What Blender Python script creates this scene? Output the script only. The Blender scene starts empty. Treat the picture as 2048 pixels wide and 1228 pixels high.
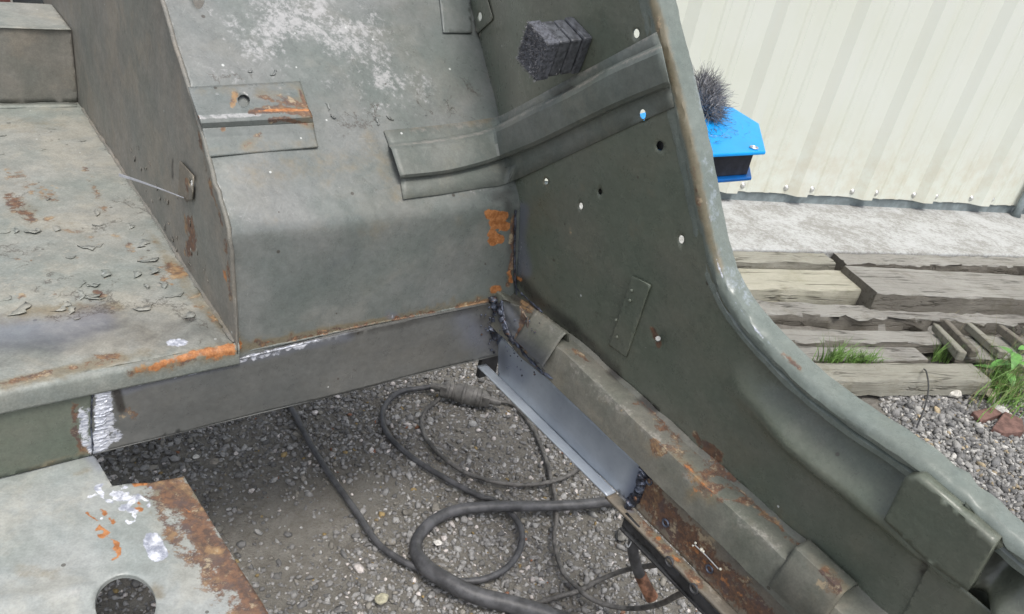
import bpy, math, random
import numpy as np
from mathutils import Vector
from mathutils.geometry import delaunay_2d_cdt
random.seed(7); rng = np.random.default_rng(7)
scene = bpy.context.scene
COL = scene.collection

# ------------------------------------------------------------------ camera
CAM_H = 1.0
FPX = 1559.6                       # focal length in pixels of the 2048 px wide photograph
PITCH, ROLL = math.radians(29.4384), math.radians(11.4566)
cp, sp = math.cos(PITCH), math.sin(PITCH)
cF = np.array([0, cp, -sp]); _R = np.array([1.0, 0, 0]); _U = np.array([0, sp, cp])
cR = math.cos(ROLL) * _R + math.sin(ROLL) * _U
cU = -math.sin(ROLL) * _R + math.cos(ROLL) * _U
CAMP = np.array([0, 0, CAM_H])
cam = bpy.data.cameras.new('camera'); camo = bpy.data.objects.new('camera', cam); COL.objects.link(camo)
from mathutils import Matrix
camo.matrix_world = Matrix([[cR[0], cU[0], -cF[0], 0], [cR[1], cU[1], -cF[1], 0], [cR[2], cU[2], -cF[2], CAM_H], [0, 0, 0, 1]])
cam.sensor_width = 36; cam.lens = FPX / 2048 * 36
cam.clip_start = 0.02; cam.clip_end = 500
scene.camera = camo

# ------------------------------------------------------------------ light
SUN_EL, SUN_AZ = math.radians(66), math.radians(158)      # azimuth clockwise from +Y
world = bpy.data.worlds.new('World'); scene.world = world; world.use_nodes = True
wt = world.node_tree; wt.nodes.clear()
sky = wt.nodes.new('ShaderNodeTexSky'); sky.sky_type = 'NISHITA'; sky.sun_disc = False
sky.sun_elevation = SUN_EL; sky.sun_rotation = SUN_AZ; sky.air_density = 1.0; sky.dust_density = 4.0; sky.ozone_density = 1.0
hs = wt.nodes.new('ShaderNodeHueSaturation'); hs.inputs['Saturation'].default_value = 0.5
bg = wt.nodes.new('ShaderNodeBackground'); bg.inputs['Strength'].default_value = 0.14
wo = wt.nodes.new('ShaderNodeOutputWorld')
wt.links.new(sky.outputs[0], hs.inputs['Color']); wt.links.new(hs.outputs[0], bg.inputs[0]); wt.links.new(bg.outputs[0], wo.inputs[0])
sun = bpy.data.lights.new('sun', 'SUN'); sun.energy = 1.3; sun.angle = math.radians(18); sun.color = (1.0, 0.97, 0.92)
suno = bpy.data.objects.new('sun', sun); COL.objects.link(suno)
sd = Vector((math.sin(SUN_AZ) * math.cos(SUN_EL), math.cos(SUN_AZ) * math.cos(SUN_EL), math.sin(SUN_EL)))
suno.rotation_euler = sd.to_track_quat('Z', 'Y').to_euler(); suno.location = (3, -3, 6)
scene.view_settings.view_transform = 'Standard'; scene.view_settings.look = 'None'
scene.view_settings.gamma = 1.0; scene.view_settings.use_curve_mapping = False
scene.view_settings.exposure = 0.62
scene.render.engine = 'CYCLES'
scene.cycles.max_bounces = 6

# ------------------------------------------------------------------ measuring helpers
YU = math.radians(41.1633); YW = math.radians(23.1039)
u = np.array([math.cos(YU), math.sin(YU), 0]); v = np.array([-math.sin(YU), math.cos(YU), 0])
w = np.array([math.cos(YW), math.sin(YW), 0]); wn = np.array([-math.sin(YW), math.cos(YW), 0])
Z = np.array([0, 0, 1.0])
def ray(x, y): return (x - 1024) / FPX * cR - (y - 614) / FPX * cU + cF
def pix(P):
    Q = np.asarray(P) - CAMP; d = Q @ cF
    return 1024 + FPX * (Q @ cR) / d, 614 - FPX * (Q @ cU) / d
def G(x, y, z=0.0):
    d = ray(x, y); return CAMP + d * (CAM_H - z) / -d[2]
P0 = G(1030, 590, 0.45)            # the corner of floor, bulkhead and side: origin of the body's frame
def W(c):                          # body frame (a across, b lengthwise, z up) -> world
    c = np.asarray(c, float); return P0 + c[..., 0:1] * u + c[..., 1:2] * v + c[..., 2:3] * Z
def sp_(x, k): return np.logaddexp(0, np.asarray(x) * k) / k
class Surf:
    # sheet surface in the body frame: G(a,b,z) is signed height above it on the viewer's side
    def __init__(s, fn, p, q, third): s.fn, s.p, s.q, s.third = fn, p, q, third
    def val(s, c): return s.fn(c[..., 0], c[..., 1], c[..., 2])
    def grad(s, c):
        e = 1e-4; g = np.zeros_like(c)
        for k in range(3):
            d = np.zeros(3); d[k] = e
            g[..., k] = (s.val(c + d) - s.val(c - d)) / (2 * e)
        return g / np.linalg.norm(g, axis=-1, keepdims=True)
    def hit(s, x, y, h=0.0):       # body-frame point seen at a photograph pixel
        r = ray(x, y); o = CAMP - P0
        ra = np.array([r @ u, r @ v, r[2]]); oa = np.array([o @ u, o @ v, o[2]])
        t0 = 0.15; f0 = s.val(oa + ra * t0) - h; t = t0
        while t < 6:
            t1 = t + 0.02; f1 = s.val(oa + ra * t1) - h
            if f0 > 0 >= f1: break
            t, f0 = t1, f1
        lo, hi = t, t + 0.02
        for _ in range(30):
            m = (lo + hi) / 2
            if s.val(oa + ra * m) - h > 0: lo = m
            else: hi = m
        return oa + ra * lo
    def par(s, c): return (c[s.p], c[s.q])
    def pts(s, P, Q, H):
        c = np.zeros((len(P), 3)); c[:, s.p] = P; c[:, s.q] = Q
        k = 3 - s.p - s.q; c[:, k] = s.third(P, Q)
        return c + s.grad(c) * np.asarray(H)[:, None]
def bz(z): return sp_(z - 0.154, 230) / 0.84
def sa(b, z): return -0.16 * sp_(z, 60) + 0.33 * sp_(b - 0.015, 60)
S_BC = Surf(lambda a, b, z: bz(z) - b, 0, 2, lambda a, z: bz(z))
S_S = Surf(lambda a, b, z: sa(b, z) - a, 1, 2, lambda b, z: sa(b, z))
def smin(x, y, k=0.004): return -k * np.logaddexp(-x / k, -y / k)
S_CS = Surf(lambda a, b, z: smin((bz(z) - b) * 0.75, sa(b, z) - a), 0, 2, None)
S_TOP = Surf(lambda a, b, z: z - 0.01, 0, 1, lambda a, b: 0 * a + 0.01)
S_W = Surf(lambda a, b, z: -0.412 - a, 1, 2, lambda b, z: 0 * b - 0.412)
def plane_z(z0): return Surf(lambda a, b, z: z - z0, 0, 1, lambda a, b: 0 * a + z0)
def plane_b(b0): return Surf(lambda a, b, z: b0 - b, 0, 2, lambda a, z: 0 * a + b0)
def plane_a(a0): return Surf(lambda a, b, z: a0 - a, 1, 2, lambda b, z: 0 * b + a0)

# ------------------------------------------------------------------ node helpers
class NT:
    def __init__(s, name):
        s.m = bpy.data.materials.new(name); s.m.use_nodes = True; s.t = s.m.node_tree; s.t.nodes.clear()
        s.out = s.t.nodes.new('ShaderNodeOutputMaterial'); s.b = s.t.nodes.new('ShaderNodeBsdfPrincipled')
        s.t.links.new(s.b.outputs[0], s.out.inputs[0])
        s.pos = s.t.nodes.new('ShaderNodeTexCoord').outputs['Object']
    def set(s, sock, val):
        if isinstance(val, bpy.types.NodeSocket): s.t.links.new(val, sock)
        elif isinstance(val, (tuple, list)) and len(val) == 3 and sock.type == 'RGBA': sock.default_value = (*val, 1)
        else: sock.default_value = val
    def math(s, op, a, b=0.0, c=None, clamp=False):
        n = s.t.nodes.new('ShaderNodeMath'); n.operation = op; n.use_clamp = clamp
        s.set(n.inputs[0], a); s.set(n.inputs[1], b)
        if c is not None: s.set(n.inputs[2], c)
        return n.outputs[0]
    def noise(s, scale, detail=4, rough=0.55, vec=None, dist=0.0, color=False):
        n = s.t.nodes.new('ShaderNodeTexNoise'); n.inputs['Scale'].default_value = scale
        n.inputs['Detail'].default_value = detail; n.inputs['Roughness'].default_value = rough; n.inputs['Distortion'].default_value = dist
        s.t.links.new(vec or s.pos, n.inputs['Vector']); return n.outputs['Color' if color else 'Fac']
    def voronoi(s, scale, feature='DISTANCE_TO_EDGE', vec=None):
        n = s.t.nodes.new('ShaderNodeTexVoronoi'); n.feature = feature; n.inputs['Scale'].default_value = scale
        s.t.links.new(vec or s.pos, n.inputs['Vector']); return n.outputs['Distance' if feature != 'F1' else 'Color']
    def scale(s, vec3, vec=None):
        n = s.t.nodes.new('ShaderNodeMapping'); n.inputs['Scale'].default_value = vec3
        s.t.links.new(vec or s.pos, n.inputs['Vector']); return n.outputs[0]
    def mix(s, f, a, b, mode='MIX'):
        n = s.t.nodes.new('ShaderNodeMix'); n.data_type = 'RGBA'; n.blend_type = mode
        s.set(n.inputs[0], f); s.set(n.inputs[6], a); s.set(n.inputs[7], b); return n.outputs[2]
    def ramp(s, f, lo, hi, a=0.0, b=1.0):     # smooth step
        n = s.t.nodes.new('ShaderNodeMapRange'); n.interpolation_type = 'SMOOTHSTEP'
        s.set(n.inputs['Value'], f); n.inputs['From Min'].default_value = lo; n.inputs['From Max'].default_value = hi
        n.inputs['To Min'].default_value = a; n.inputs['To Max'].default_value = b; return n.outputs[0]
    def attr(s, name):
        n = s.t.nodes.new('ShaderNodeAttribute'); n.attribute_name = name
        q = s.t.nodes.new('ShaderNodeSeparateColor'); s.t.links.new(n.outputs['Color'], q.inputs[0])
        return n.outputs['Color'], q.outputs[0], q.outputs[1], q.outputs[2]
    def bump(s, h, strength=0.3, dist=0.002, prev=None):
        n = s.t.nodes.new('ShaderNodeBump'); n.inputs['Strength'].default_value = strength; n.inputs['Distance'].default_value = dist
        s.t.links.new(h, n.inputs['Height'])
        if prev is not None: s.t.links.new(prev, n.inputs['Normal'])
        return n.outputs[0]
    def fin(s, color, rough=0.6, metal=0.0, normal=None, spec=0.5):
        s.set(s.b.inputs['Base Color'], color); s.set(s.b.inputs['Roughness'], rough); s.set(s.b.inputs['Metallic'], metal)
        s.b.inputs['Specular IOR Level'].default_value = spec
        if normal is not None: s.t.links.new(normal, s.b.inputs['Normal'])
        return s.m

def body_paint(name, c1, c2, worn, worn_amt=0.0, grit=0.5, rough=0.5, specks=0.5, metal=0.0, rusty=0.0, mott=0.6):
    t = NT(name)
    n1 = t.noise(7, 5, 0.6); n2 = t.noise(55, 7, 0.72); n3 = t.noise(420, 3, 0.6); n4 = t.noise(20, 8, 0.65, dist=0.6)
    nb = t.noise(150, 5, 0.7)
    _, rust, orange, bare = t.attr('wear_one'); _, blue, dark, pale = t.attr('wear_two'); _, peel, moss, gloss = t.attr('wear_three')
    col = t.mix(t.ramp(n1, 0.34, 0.66), c1, c2)
    col = t.mix(t.ramp(n4, 0.42, 0.62, 0, 0.45 * mott), col, tuple(x * 0.8 for x in c2))
    hv = t.noise(13, 6, 0.65, dist=0.3)
    col = t.mix(t.ramp(hv, 0.5, 0.62, 0, 0.7 * mott), col, (c2[0] * 1.2, c2[1] * 1.12, c2[2] * 1.02)); col = t.mix(t.ramp(hv, 0.32, 0.48, 0.4 * mott, 0), col, (c1[0] * 0.82, c1[1] * 0.92, c1[2] * 1.02))
    lum = t.ramp(t.noise(28, 7, 0.7), 0.3, 0.7, 1 - 0.18 * mott, 1 + 0.15 * mott); lc = t.t.nodes.new('ShaderNodeCombineColor'); [t.t.links.new(lum, lc.inputs[i]) for i in range(3)]
    col = t.mix(1.0, col, lc.outputs[0], 'MULTIPLY')
    # worn chalky patches, also the painted sheen and edge highlights
    pw = t.math('ADD', pale, worn_amt); pw = t.math('ADD', pw, t.math('MULTIPLY', t.math('SUBTRACT', n4, 0.5), 1.6)); pw = t.math('ADD', pw, t.math('MULTIPLY', t.math('SUBTRACT', nb, 0.5), 1.2))
    pwf = t.math('MULTIPLY', t.ramp(pw, 0.38, 0.72, 0, 0.8), t.ramp(t.noise(110, 6, 0.75), 0.40, 0.52, 0.25, 1.0))
    col = t.mix(pwf, col, worn)
    # brown film of dust and light surface rust
    film = t.ramp(t.math('ADD', t.math('MULTIPLY', t.math('SUBTRACT', n2, 0.5), 1.2), t.math('ADD', moss, t.math('MULTIPLY', t.math('ADD', rust, orange), 0.8))), 0.25, 0.85, 0, 0.75)
    col = t.mix(film, col, (0.19, 0.155, 0.095))
    # grain
    g = t.ramp(n3, 0.3, 0.7, 1 - 0.16 * grit, 1 + 0.14 * grit)
    gc = t.t.nodes.new('ShaderNodeCombineColor'); [t.t.links.new(g, gc.inputs[i]) for i in range(3)]
    col = t.mix(1.0, col, gc.outputs[0], 'MULTIPLY')
    g2 = t.ramp(t.noise(130, 3, 0.6), 0.3, 0.7, 0.93, 1.06)
    gc2 = t.t.nodes.new('ShaderNodeCombineColor'); [t.t.links.new(g2, gc2.inputs[i]) for i in range(3)]
    col = t.mix(1.0, col, gc2.outputs[0], 'MULTIPLY')
    sc1 = t.noise(1.0, 3, 0.6, vec=t.scale((700, 40, 25))); sc2 = t.noise(1.0, 3, 0.6, vec=t.scale((30, 45, 600)))
    scr = t.math('MULTIPLY', t.math('MAXIMUM', t.ramp(sc1, 0.66, 0.72), t.ramp(sc2, 0.67, 0.73)), t.ramp(n1, 0.45, 0.6))
    col = t.mix(t.math('MULTIPLY', scr, 0.3), col, tuple(min(1, x * 1.9) for x in c2))
    # tiny pale paint chips and dark pits
    vs = t.voronoi(95, 'F1'); vd = t.t.nodes.new('ShaderNodeTexVoronoi'); vd.inputs['Scale'].default_value = 60; t.t.links.new(t.pos, vd.inputs['Vector'])
    vsep = t.t.nodes.new('ShaderNodeSeparateColor'); t.t.links.new(vd.outputs['Color'], vsep.inputs[0])
    dot = t.math('MULTIPLY', t.math('LESS_THAN', vd.outputs['Distance'], 0.10), t.math('GREATER_THAN', vsep.outputs[0], 1 - 0.06 * specks))
    col = t.mix(dot, col, (0.5, 0.52, 0.5))
    dot2 = t.math('MULTIPLY', t.math('LESS_THAN', vd.outputs['Distance'], 0.14), t.math('LESS_THAN', vsep.outputs[1], 0.07 * specks))
    col = t.mix(t.math('MULTIPLY', dot2, 0.7), col, (0.05, 0.04, 0.03))
    # heat tint, soot and the hollow's painted shade
    col = t.mix(t.math('MULTIPLY', t.ramp(t.math('ADD', blue, t.math('MULTIPLY', t.math('SUBTRACT', n4, 0.5), 0.8)), 0.15, 0.9), 0.6), col, (0.15, 0.165, 0.215))
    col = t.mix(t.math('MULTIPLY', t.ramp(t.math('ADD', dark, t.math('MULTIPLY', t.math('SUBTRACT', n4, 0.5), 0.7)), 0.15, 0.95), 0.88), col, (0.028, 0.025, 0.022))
    # peeling: curled edges as dark hairlines between scales
    wv = t.mix(0.06, t.pos, t.noise(30, 5, 0.7, color=True))
    ed = t.voronoi(26, vec=wv); ed2 = t.voronoi(60, vec=wv)
    pk = t.math('ADD', peel, t.math('MULTIPLY', t.math('SUBTRACT', t.noise(24, 4, 0.6), 0.5), 2.6))
    crack = t.math('MULTIPLY', t.ramp(ed, 0.0, 0.045, 1, 0), t.ramp(pk, 0.45, 0.65))
    crack2 = t.math('MULTIPLY', t.ramp(ed2, 0.0, 0.05, 1, 0), t.ramp(t.math('SUBTRACT', pk, 0.2), 0.45, 0.6))
    crack = t.math('MAXIMUM', crack, crack2)
    col = t.mix(t.math('MULTIPLY', crack, 0.75), col, (0.06, 0.05, 0.04))
    # rust
    rf = t.math('ADD', t.math('ADD', rust, rusty), t.math('MULTIPLY', t.math('SUBTRACT', n2, 0.5), 1.9)); rf = t.math('ADD', rf, t.math('MULTIPLY', t.math('SUBTRACT', n4, 0.5), 0.9))
    rm = t.ramp(rf, 0.42, 0.62)
    rc = t.mix(t.ramp(nb, 0.35, 0.68), (0.075, 0.045, 0.035), (0.19, 0.095, 0.052))
    rc = t.mix(t.ramp(n4, 0.52, 0.66, 0, .85), rc, (0.33, 0.21, 0.10)); rc = t.mix(t.ramp(t.noise(34, 6, 0.7), 0.5, 0.62, 0, .8), rc, (0.085, 0.058, 0.055)); rc = t.mix(t.ramp(n2, 0.56, 0.66, 0, .8), rc, (0.40, 0.33, 0.22))
    col = t.mix(t.math('MULTIPLY', rm, 0.92), col, rc)
    of = t.math('ADD', orange, t.math('MULTIPLY', t.math('SUBTRACT', n2, 0.5), 1.5))
    om = t.ramp(of, 0.48, 0.62)
    oc = t.mix(t.ramp(nb, 0.35, 0.65), (0.27, 0.105, 0.035), (0.47, 0.21, 0.085))
    col = t.mix(om, col, oc)
    bf = t.math('ADD', bare, t.math('MULTIPLY', t.math('SUBTRACT', n2, 0.5), 1.2))
    bf = t.math('ADD', bf, t.math('MULTIPLY', t.math('SUBTRACT', nb, 0.5), 0.9)); bm = t.ramp(bf, 0.44, 0.66)
    bc = t.mix(t.ramp(t.noise(1.0, 4, 0.7, vec=t.scale((90, 90, 420))), 0.36, 0.66), (0.30, 0.32, 0.38), (0.80, 0.82, 0.87))
    col = t.mix(bm, col, bc)
    hgt = t.math('ADD', t.math('MULTIPLY', n2, 0.6), t.math('MULTIPLY', n3, 0.35))
    hgt = t.math('SUBTRACT', hgt, t.math('MULTIPLY', t.math('MAXIMUM', crack, t.math('MULTIPLY', rm, 0.5)), 0.8))
    nor = t.bump(hgt, 0.15, 0.0012)
    nor = t.bump(n1, 0.18, 0.02, nor)
    ro = t.math('ADD', t.ramp(n2, 0.3, 0.7, rough - 0.08, rough + 0.12), t.math('MULTIPLY', rm, 0.25)); ro = t.math('SUBTRACT', ro, t.math('MULTIPLY', bm, 0.12))
    return t.fin(col, ro, t.math('MULTIPLY', bm, 0.15) if not metal else metal, nor, 0.5)

M = {}
M['side'] = body_paint('olive_side_paint', (0.118, 0.138, 0.106), (0.140, 0.146, 0.118), (0.18, 0.185, 0.165), -0.3, 0.5, 0.31, 0.45, mott=0.28)
M['bulk'] = body_paint('grey_green_bulkhead_paint', (0.142, 0.162, 0.150), (0.188, 0.196, 0.188), (0.40, 0.40, 0.40), -0.05, 0.4, 0.32, 1.1, mott=0.38)
M['shelf'] = body_paint('peeling_floor_paint', (0.225, 0.245, 0.22), (0.285, 0.285, 0.255), (0.37, 0.345, 0.29), 0.12, 0.75, 0.55, 0.9, rusty=0.03)
M['wall'] = body_paint('dusty_side_wall_paint', (0.17, 0.172, 0.15), (0.205, 0.192, 0.168), (0.26, 0.255, 0.23), -0.3, 0.6, 0.6, 0.3, rusty=0.03)
M['flange'] = body_paint('door_edge_paint', (0.145, 0.172, 0.152), (0.18, 0.205, 0.185), (0.30, 0.345, 0.38), -0.5, 0.3, 0.26, 0.3, mott=0.25)  # bluish worn tone stands for sky sheen on the upper edge
M['rail'] = body_paint('dusty_rail_paint', (0.125, 0.135, 0.11), (0.185, 0.178, 0.15), (0.31, 0.295, 0.265), 0.05, 0.6, 0.5, 0.6, rusty=0.1)
M['stiff'] = body_paint('grey_green_rail_paint', (0.125, 0.145, 0.128), (0.16, 0.17, 0.155), (0.26, 0.25, 0.225), -0.25, 0.5, 0.5, 0.4)
M['plate'] = body_paint('grey_floor_plate_paint', (0.27, 0.295, 0.275), (0.33, 0.345, 0.33), (0.38, 0.38, 0.36), -0.1, 0.5, 0.42, 0.5, rusty=0.02)
M['rusty'] = body_paint('rusty_sill_steel', (0.14, 0.13, 0.11), (0.2, 0.17, 0.13), (0.36, 0.33, 0.27), 0.1, 0.6, 0.6, 0.3)
M['newpaint'] = body_paint('bare_crossmember_steel', (0.115, 0.119, 0.114), (0.142, 0.144, 0.137), (0.19, 0.19, 0.19), -0.3, 0.2, 0.32, 0.15, mott=0.3)

def steel():
    t = NT('bright_new_sheet_steel')
    sv = t.scale((3, 3, 3)); n = t.noise(6, 5, 0.6); n2 = t.noise(90, 4, 0.7)
    _, rust, orange, bare = t.attr('wear_one'); _, blue, dark, pale = t.attr('wear_two')
    col = t.mix(t.ramp(n, 0.35, 0.65), (0.28, 0.315, 0.36), (0.39, 0.43, 0.475))
    col = t.mix(t.ramp(n2, 0.5, 0.8, 0, 0.35), col, (0.25, 0.27, 0.3))
    col = t.mix(t.math('MULTIPLY', blue, 0.8), col, (0.12, 0.15, 0.24))
    col = t.mix(t.math('MULTIPLY', dark, 0.85), col, (0.04, 0.04, 0.045))
    col = t.mix(t.ramp(bare, 0.3, 0.8), col, (0.75, 0.78, 0.82))
    return t.fin(col, t.ramp(n2, 0.3, 0.7, 0.34, 0.46), 0.3, t.bump(n2, 0.12, 0.001), 0.5)
M['steel'] = steel()
def weldm():
    t = NT('burnt_weld_metal'); n = t.noise(60, 5, 0.7); n2 = t.noise(200, 3, 0.6)
    col = t.mix(t.ramp(n, 0.4, 0.6), (0.035, 0.038, 0.05), (0.13, 0.15, 0.20)); col = t.mix(t.ramp(n2, 0.58, 0.72), col, (0.16, 0.08, 0.04))
    return t.fin(col, 0.45, 0.5, t.bump(n2, 0.5, 0.002))
M['weld'] = weldm()
def plain(name, c, rough=0.5, metal=0.0, var=0.15, scale=60, bump=0.15, bd=0.001):
    t = NT(name); n = t.noise(scale, 5, 0.65)
    col = t.mix(t.ramp(n, 0.35, 0.65), tuple(x * (1 - var) for x in c), tuple(min(1, x * (1 + var)) for x in c))
    return t.fin(col, rough, metal, t.bump(n, bump, bd))
M['black_rubber'] = plain('dusty_black_rubber', (0.062, 0.062, 0.065), 0.5, 0, 0.4, 38, 0.5)
M['grey_cable'] = plain('grey_brown_cable_sheath', (0.10, 0.095, 0.088), 0.6, 0, 0.45, 60, 0.3)
M['connector'] = plain('dusty_connector_plastic', (0.125, 0.119, 0.11), 0.5, 0, 0.3, 60, 0.3)
M['black'] = plain('black_painted_steel', (0.03, 0.03, 0.032), 0.55, 0, 0.4, 50, 0.3)
M['blue'] = plain('blue_enamel_plate', (0.0, 0.33, 0.84), 0.42, 0, 0.06, 25, 0.05)
M['blueedge'] = plain('dark_blue_plate_edge', (0.0, 0.10, 0.36), 0.4, 0, 0.1)
M['magcore'] = plain('black_magnet_core', (0.022, 0.024, 0.032), 0.6, 0, 0.4)
M['filing'] = plain('steel_filings', (0.17, 0.17, 0.18), 0.5, 0.3, 0.7, 120)
M['filedust'] = plain('dark_filing_dust', (0.085, 0.09, 0.105), 0.7, 0.0, 0.5, 260, 0.45, 0.002)
M['galv'] = plain('grey_zinc', (0.3, 0.3, 0.29), 0.5, 0.4, 0.3)
M['magblk'] = plain('dusty_magnet_paint', (0.075, 0.08, 0.09), 0.45, 0, 0.4, 160, 0.25, 0.001)
M['silver'] = plain('dull_silver_metal', (0.6, 0.6, 0.58), 0.4, 0.7, 0.2)
M['redtip'] = plain('red_plastic', (0.5, 0.02, 0.02), 0.4)
M['strap'] = plain('pale_plastic_strip', (0.45, 0.46, 0.5), 0.4, 0.2)
M['rustpipe'] = plain('rusty_copper_pipe', (0.26, 0.13, 0.08), 0.6, 0.3, 0.6, 70, 0.6)
M['whitebit'] = plain('white_debris', (0.7, 0.68, 0.58), 0.6)

# ------------------------------------------------------------------ mesh helpers
def wloc(o):
    t = np.zeros(3)
    while o is not None: t = t + np.array(o.location); o = o.parent
    return t
def mesh(name, V, F, smooth=False, mat=None, parent=None, sharp=None):
    me = bpy.data.meshes.new(name)
    V = np.asarray(V, float)
    L = wloc(parent)
    me.from_pydata((V - L).tolist(), [], [tuple(map(int, f)) for f in F]); me.update()
    if smooth:
        me.polygons.foreach_set('use_smooth', [True] * len(me.polygons))
        if sharp: me.set_sharp_from_angle(angle=math.radians(sharp))
    o = bpy.data.objects.new(name, me); COL.objects.link(o)
    if mat: me.materials.append(M[mat] if isinstance(mat, str) else mat)
    if parent is not None: o.parent = parent
    return o
def tag(o, label=None, cat=None, group=None, kind=None):
    if label: o['label'] = label
    if cat: o['category'] = cat
    if group: o['group'] = group
    if kind: o['kind'] = kind
    return o
def empty(name, loc): 
    o = bpy.data.objects.new(name, None); COL.objects.link(o); o.location = Vector([float(x) for x in loc]); o.empty_display_size = 0.05; return o
def rebase(o, loc):                # move a single-mesh thing's origin to its base
    loc = Vector([float(x) for x in loc]); o.data.transform(Matrix.Translation(-loc)); o.location = loc; return o
def in_poly(px, py, poly):
    x, y = np.asarray(px), np.asarray(py); c = np.zeros(x.shape, bool); n = len(poly)
    for i in range(n):
        x1, y1 = poly[i]; x2, y2 = poly[(i + 1) % n]
        if y1 == y2: continue
        c ^= ((y1 > y) != (y2 > y)) & (x < (x2 - x1) * (y - y1) / (y2 - y1) + x1)
    return c
# wear, with some painted shade and highlights: strokes given where they lie in the photograph, kept on the sheet they belong to
WEAR = []
def wear(kind, pts, r, s=1.0, parts=None): WEAR.append((kind, np.array(pts, float), r, s, parts))
KIDX = dict(rust=0, orange=1, bare=2, blue=3, dark=4, pale=5, peel=6, moss=7, gloss=8)
def seg_dist(X, Y, pts):
    if len(pts) == 1: return np.hypot(X - pts[0][0], Y - pts[0][1])
    d = np.full(X.shape, 1e9)
    for (x1, y1), (x2, y2) in zip(pts[:-1], pts[1:]):
        L = (x2 - x1) ** 2 + (y2 - y1) ** 2 + 1e-9; t = np.clip(((X - x1) * (x2 - x1) + (Y - y1) * (y2 - y1)) / L, 0, 1)
        d = np.minimum(d, np.hypot(X - x1 - t * (x2 - x1), Y - y1 - t * (y2 - y1)))
    return d
def paint_wear(o, key):
    me = o.data; n = len(me.vertices); co = np.zeros(n * 3); me.vertices.foreach_get('co', co)
    co = co.reshape(-1, 3) + wloc(o)
    X, Y = pix(co); A = np.zeros((n, 9))
    for kind, pts, r, s, parts in WEAR:
        if parts is not None and key not in parts: continue
        k = KIDX[kind]; d = seg_dist(X, Y, pts); f = np.clip(1.25 - 1.0 * d / r, 0, 1) if r < 60 else np.clip(1 - d / r, 0, 1)
        A[:, k] = np.maximum(A[:, k], f * s) if s > 0 else A[:, k] + f * s
    for i, nm in enumerate(('wear_one', 'wear_two', 'wear_three')):
        at = me.color_attributes.new(nm, 'FLOAT_COLOR', 'POINT')
        at.data.foreach_set('color', np.hstack([A[:, i * 3:i * 3 + 3], np.ones((n, 1))]).astype(np.float32).ravel())

def ell(cx, cy, rx, ry, n=16, ang=0):
    return [(cx + rx * math.cos(t) * math.cos(ang) - ry * math.sin(t) * math.sin(ang), cy + rx * math.cos(t) * math.sin(ang) + ry * math.sin(t) * math.cos(ang)) for t in [2 * math.pi * i / n for i in range(n)]]
def densify(poly, step, closed=True):
    out = []; n = len(poly)
    for i in range(n if closed else n - 1):
        a, b = np.array(poly[i], float), np.array(poly[(i + 1) % n], float); k = max(1, int(np.linalg.norm(b - a) / step))
        out += [tuple(a + (b - a) * j / k) for j in range(k)]
    if not closed: out.append(tuple(poly[-1]))
    return out
def wob(pts, amt): return [(x + random.uniform(-amt, amt), y + random.uniform(-amt, amt)) for x, y in pts]
def panel(name, surf, outline, holes=(), h=None, res=0.006, mat='side', parent=None, key=None, thick=0.0015, px_step=14, params=False, base=0.0, smooth=True, rag=0.0):
    """sheet-metal part: an outline on a surface, meshed finely, with real holes and thickness"""
    oj = densify(outline, px_step)
    if rag: oj = wob(oj, rag)
    to = (lambda q: q) if params else (lambda q: surf.par(surf.hit(q[0], q[1], base)))
    P = [to(q) for q in oj]; H = [[to(q) for q in hp] for hp in holes]
    A = np.array(P); mn, mx = A.min(0), A.max(0)
    gx, gy = np.meshgrid(np.arange(mn[0], mx[0], res), np.arange(mn[1], mx[1], res)); gx = gx.astype(float); gx[::2] += res / 2
    gx, gy = gx.ravel() , gy.ravel(); gx = gx + rng.uniform(-.15, .15, gx.shape) * res; gy = gy + rng.uniform(-.15, .15, gy.shape) * res
    ok = in_poly(gx, gy, P)
    for hp in H: ok &= ~in_poly(gx, gy, hp)
    gx, gy = gx[ok], gy[ok]
    B = np.array(P + [q for hp in H for q in hp])
    if len(gx):
        keep = np.ones(len(gx), bool)
        for i in range(0, len(B), 400):
            d = np.hypot(gx[:, None] - B[None, i:i + 400, 0], gy[:, None] - B[None, i:i + 400, 1]).min(1); keep &= d > res * 0.4
        gx, gy = gx[keep], gy[keep]
    pts = [Vector(q) for q in B] + [Vector((x, y)) for x, y in zip(gx, gy)]
    ed = [(i, (i + 1) % len(P)) for i in range(len(P))]; k = len(P)
    for hp in H: ed += [(k + i, k + (i + 1) % len(hp)) for i in range(len(hp))]; k += len(hp)
    vs, _, fs, *_ = delaunay_2d_cdt(pts, ed, [], 0, 1e-7)
    Q = np.array([(q.x, q.y) for q in vs]); fs = [f for f in fs if len(f) == 3]; Fa = np.array(fs)
    c = Q[Fa].mean(1); ok = in_poly(c[:, 0], c[:, 1], P)
    for hp in H: ok &= ~in_poly(c[:, 0], c[:, 1], hp)
    Fa = Fa[ok]
    C0 = surf.pts(Q[:, 0], Q[:, 1], np.zeros(len(Q)) + base)
    if h is not None:
        X, Y = pix(W(C0)); hh = h(X, Y); C0 = surf.pts(Q[:, 0], Q[:, 1], hh + base)
    Vw = W(C0)
    # face the viewer
    n = np.cross(Vw[Fa[:, 1]] - Vw[Fa[:, 0]], Vw[Fa[:, 2]] - Vw[Fa[:, 0]]); g = surf.grad(C0[Fa[:, 0]]); gw = g[:, 0:1] * u + g[:, 1:2] * v + g[:, 2:3] * Z
    flip = (n * gw).sum(1) < 0; Fa[flip] = Fa[flip][:, ::-1]
    o = mesh(name, Vw, Fa, smooth, mat, parent)
    paint_wear(o, key or name)
    if thick:
        m = o.modifiers.new('thickness', 'SOLIDIFY'); m.thickness = thick; m.offset = -1
        me = o.data
    return o
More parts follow.
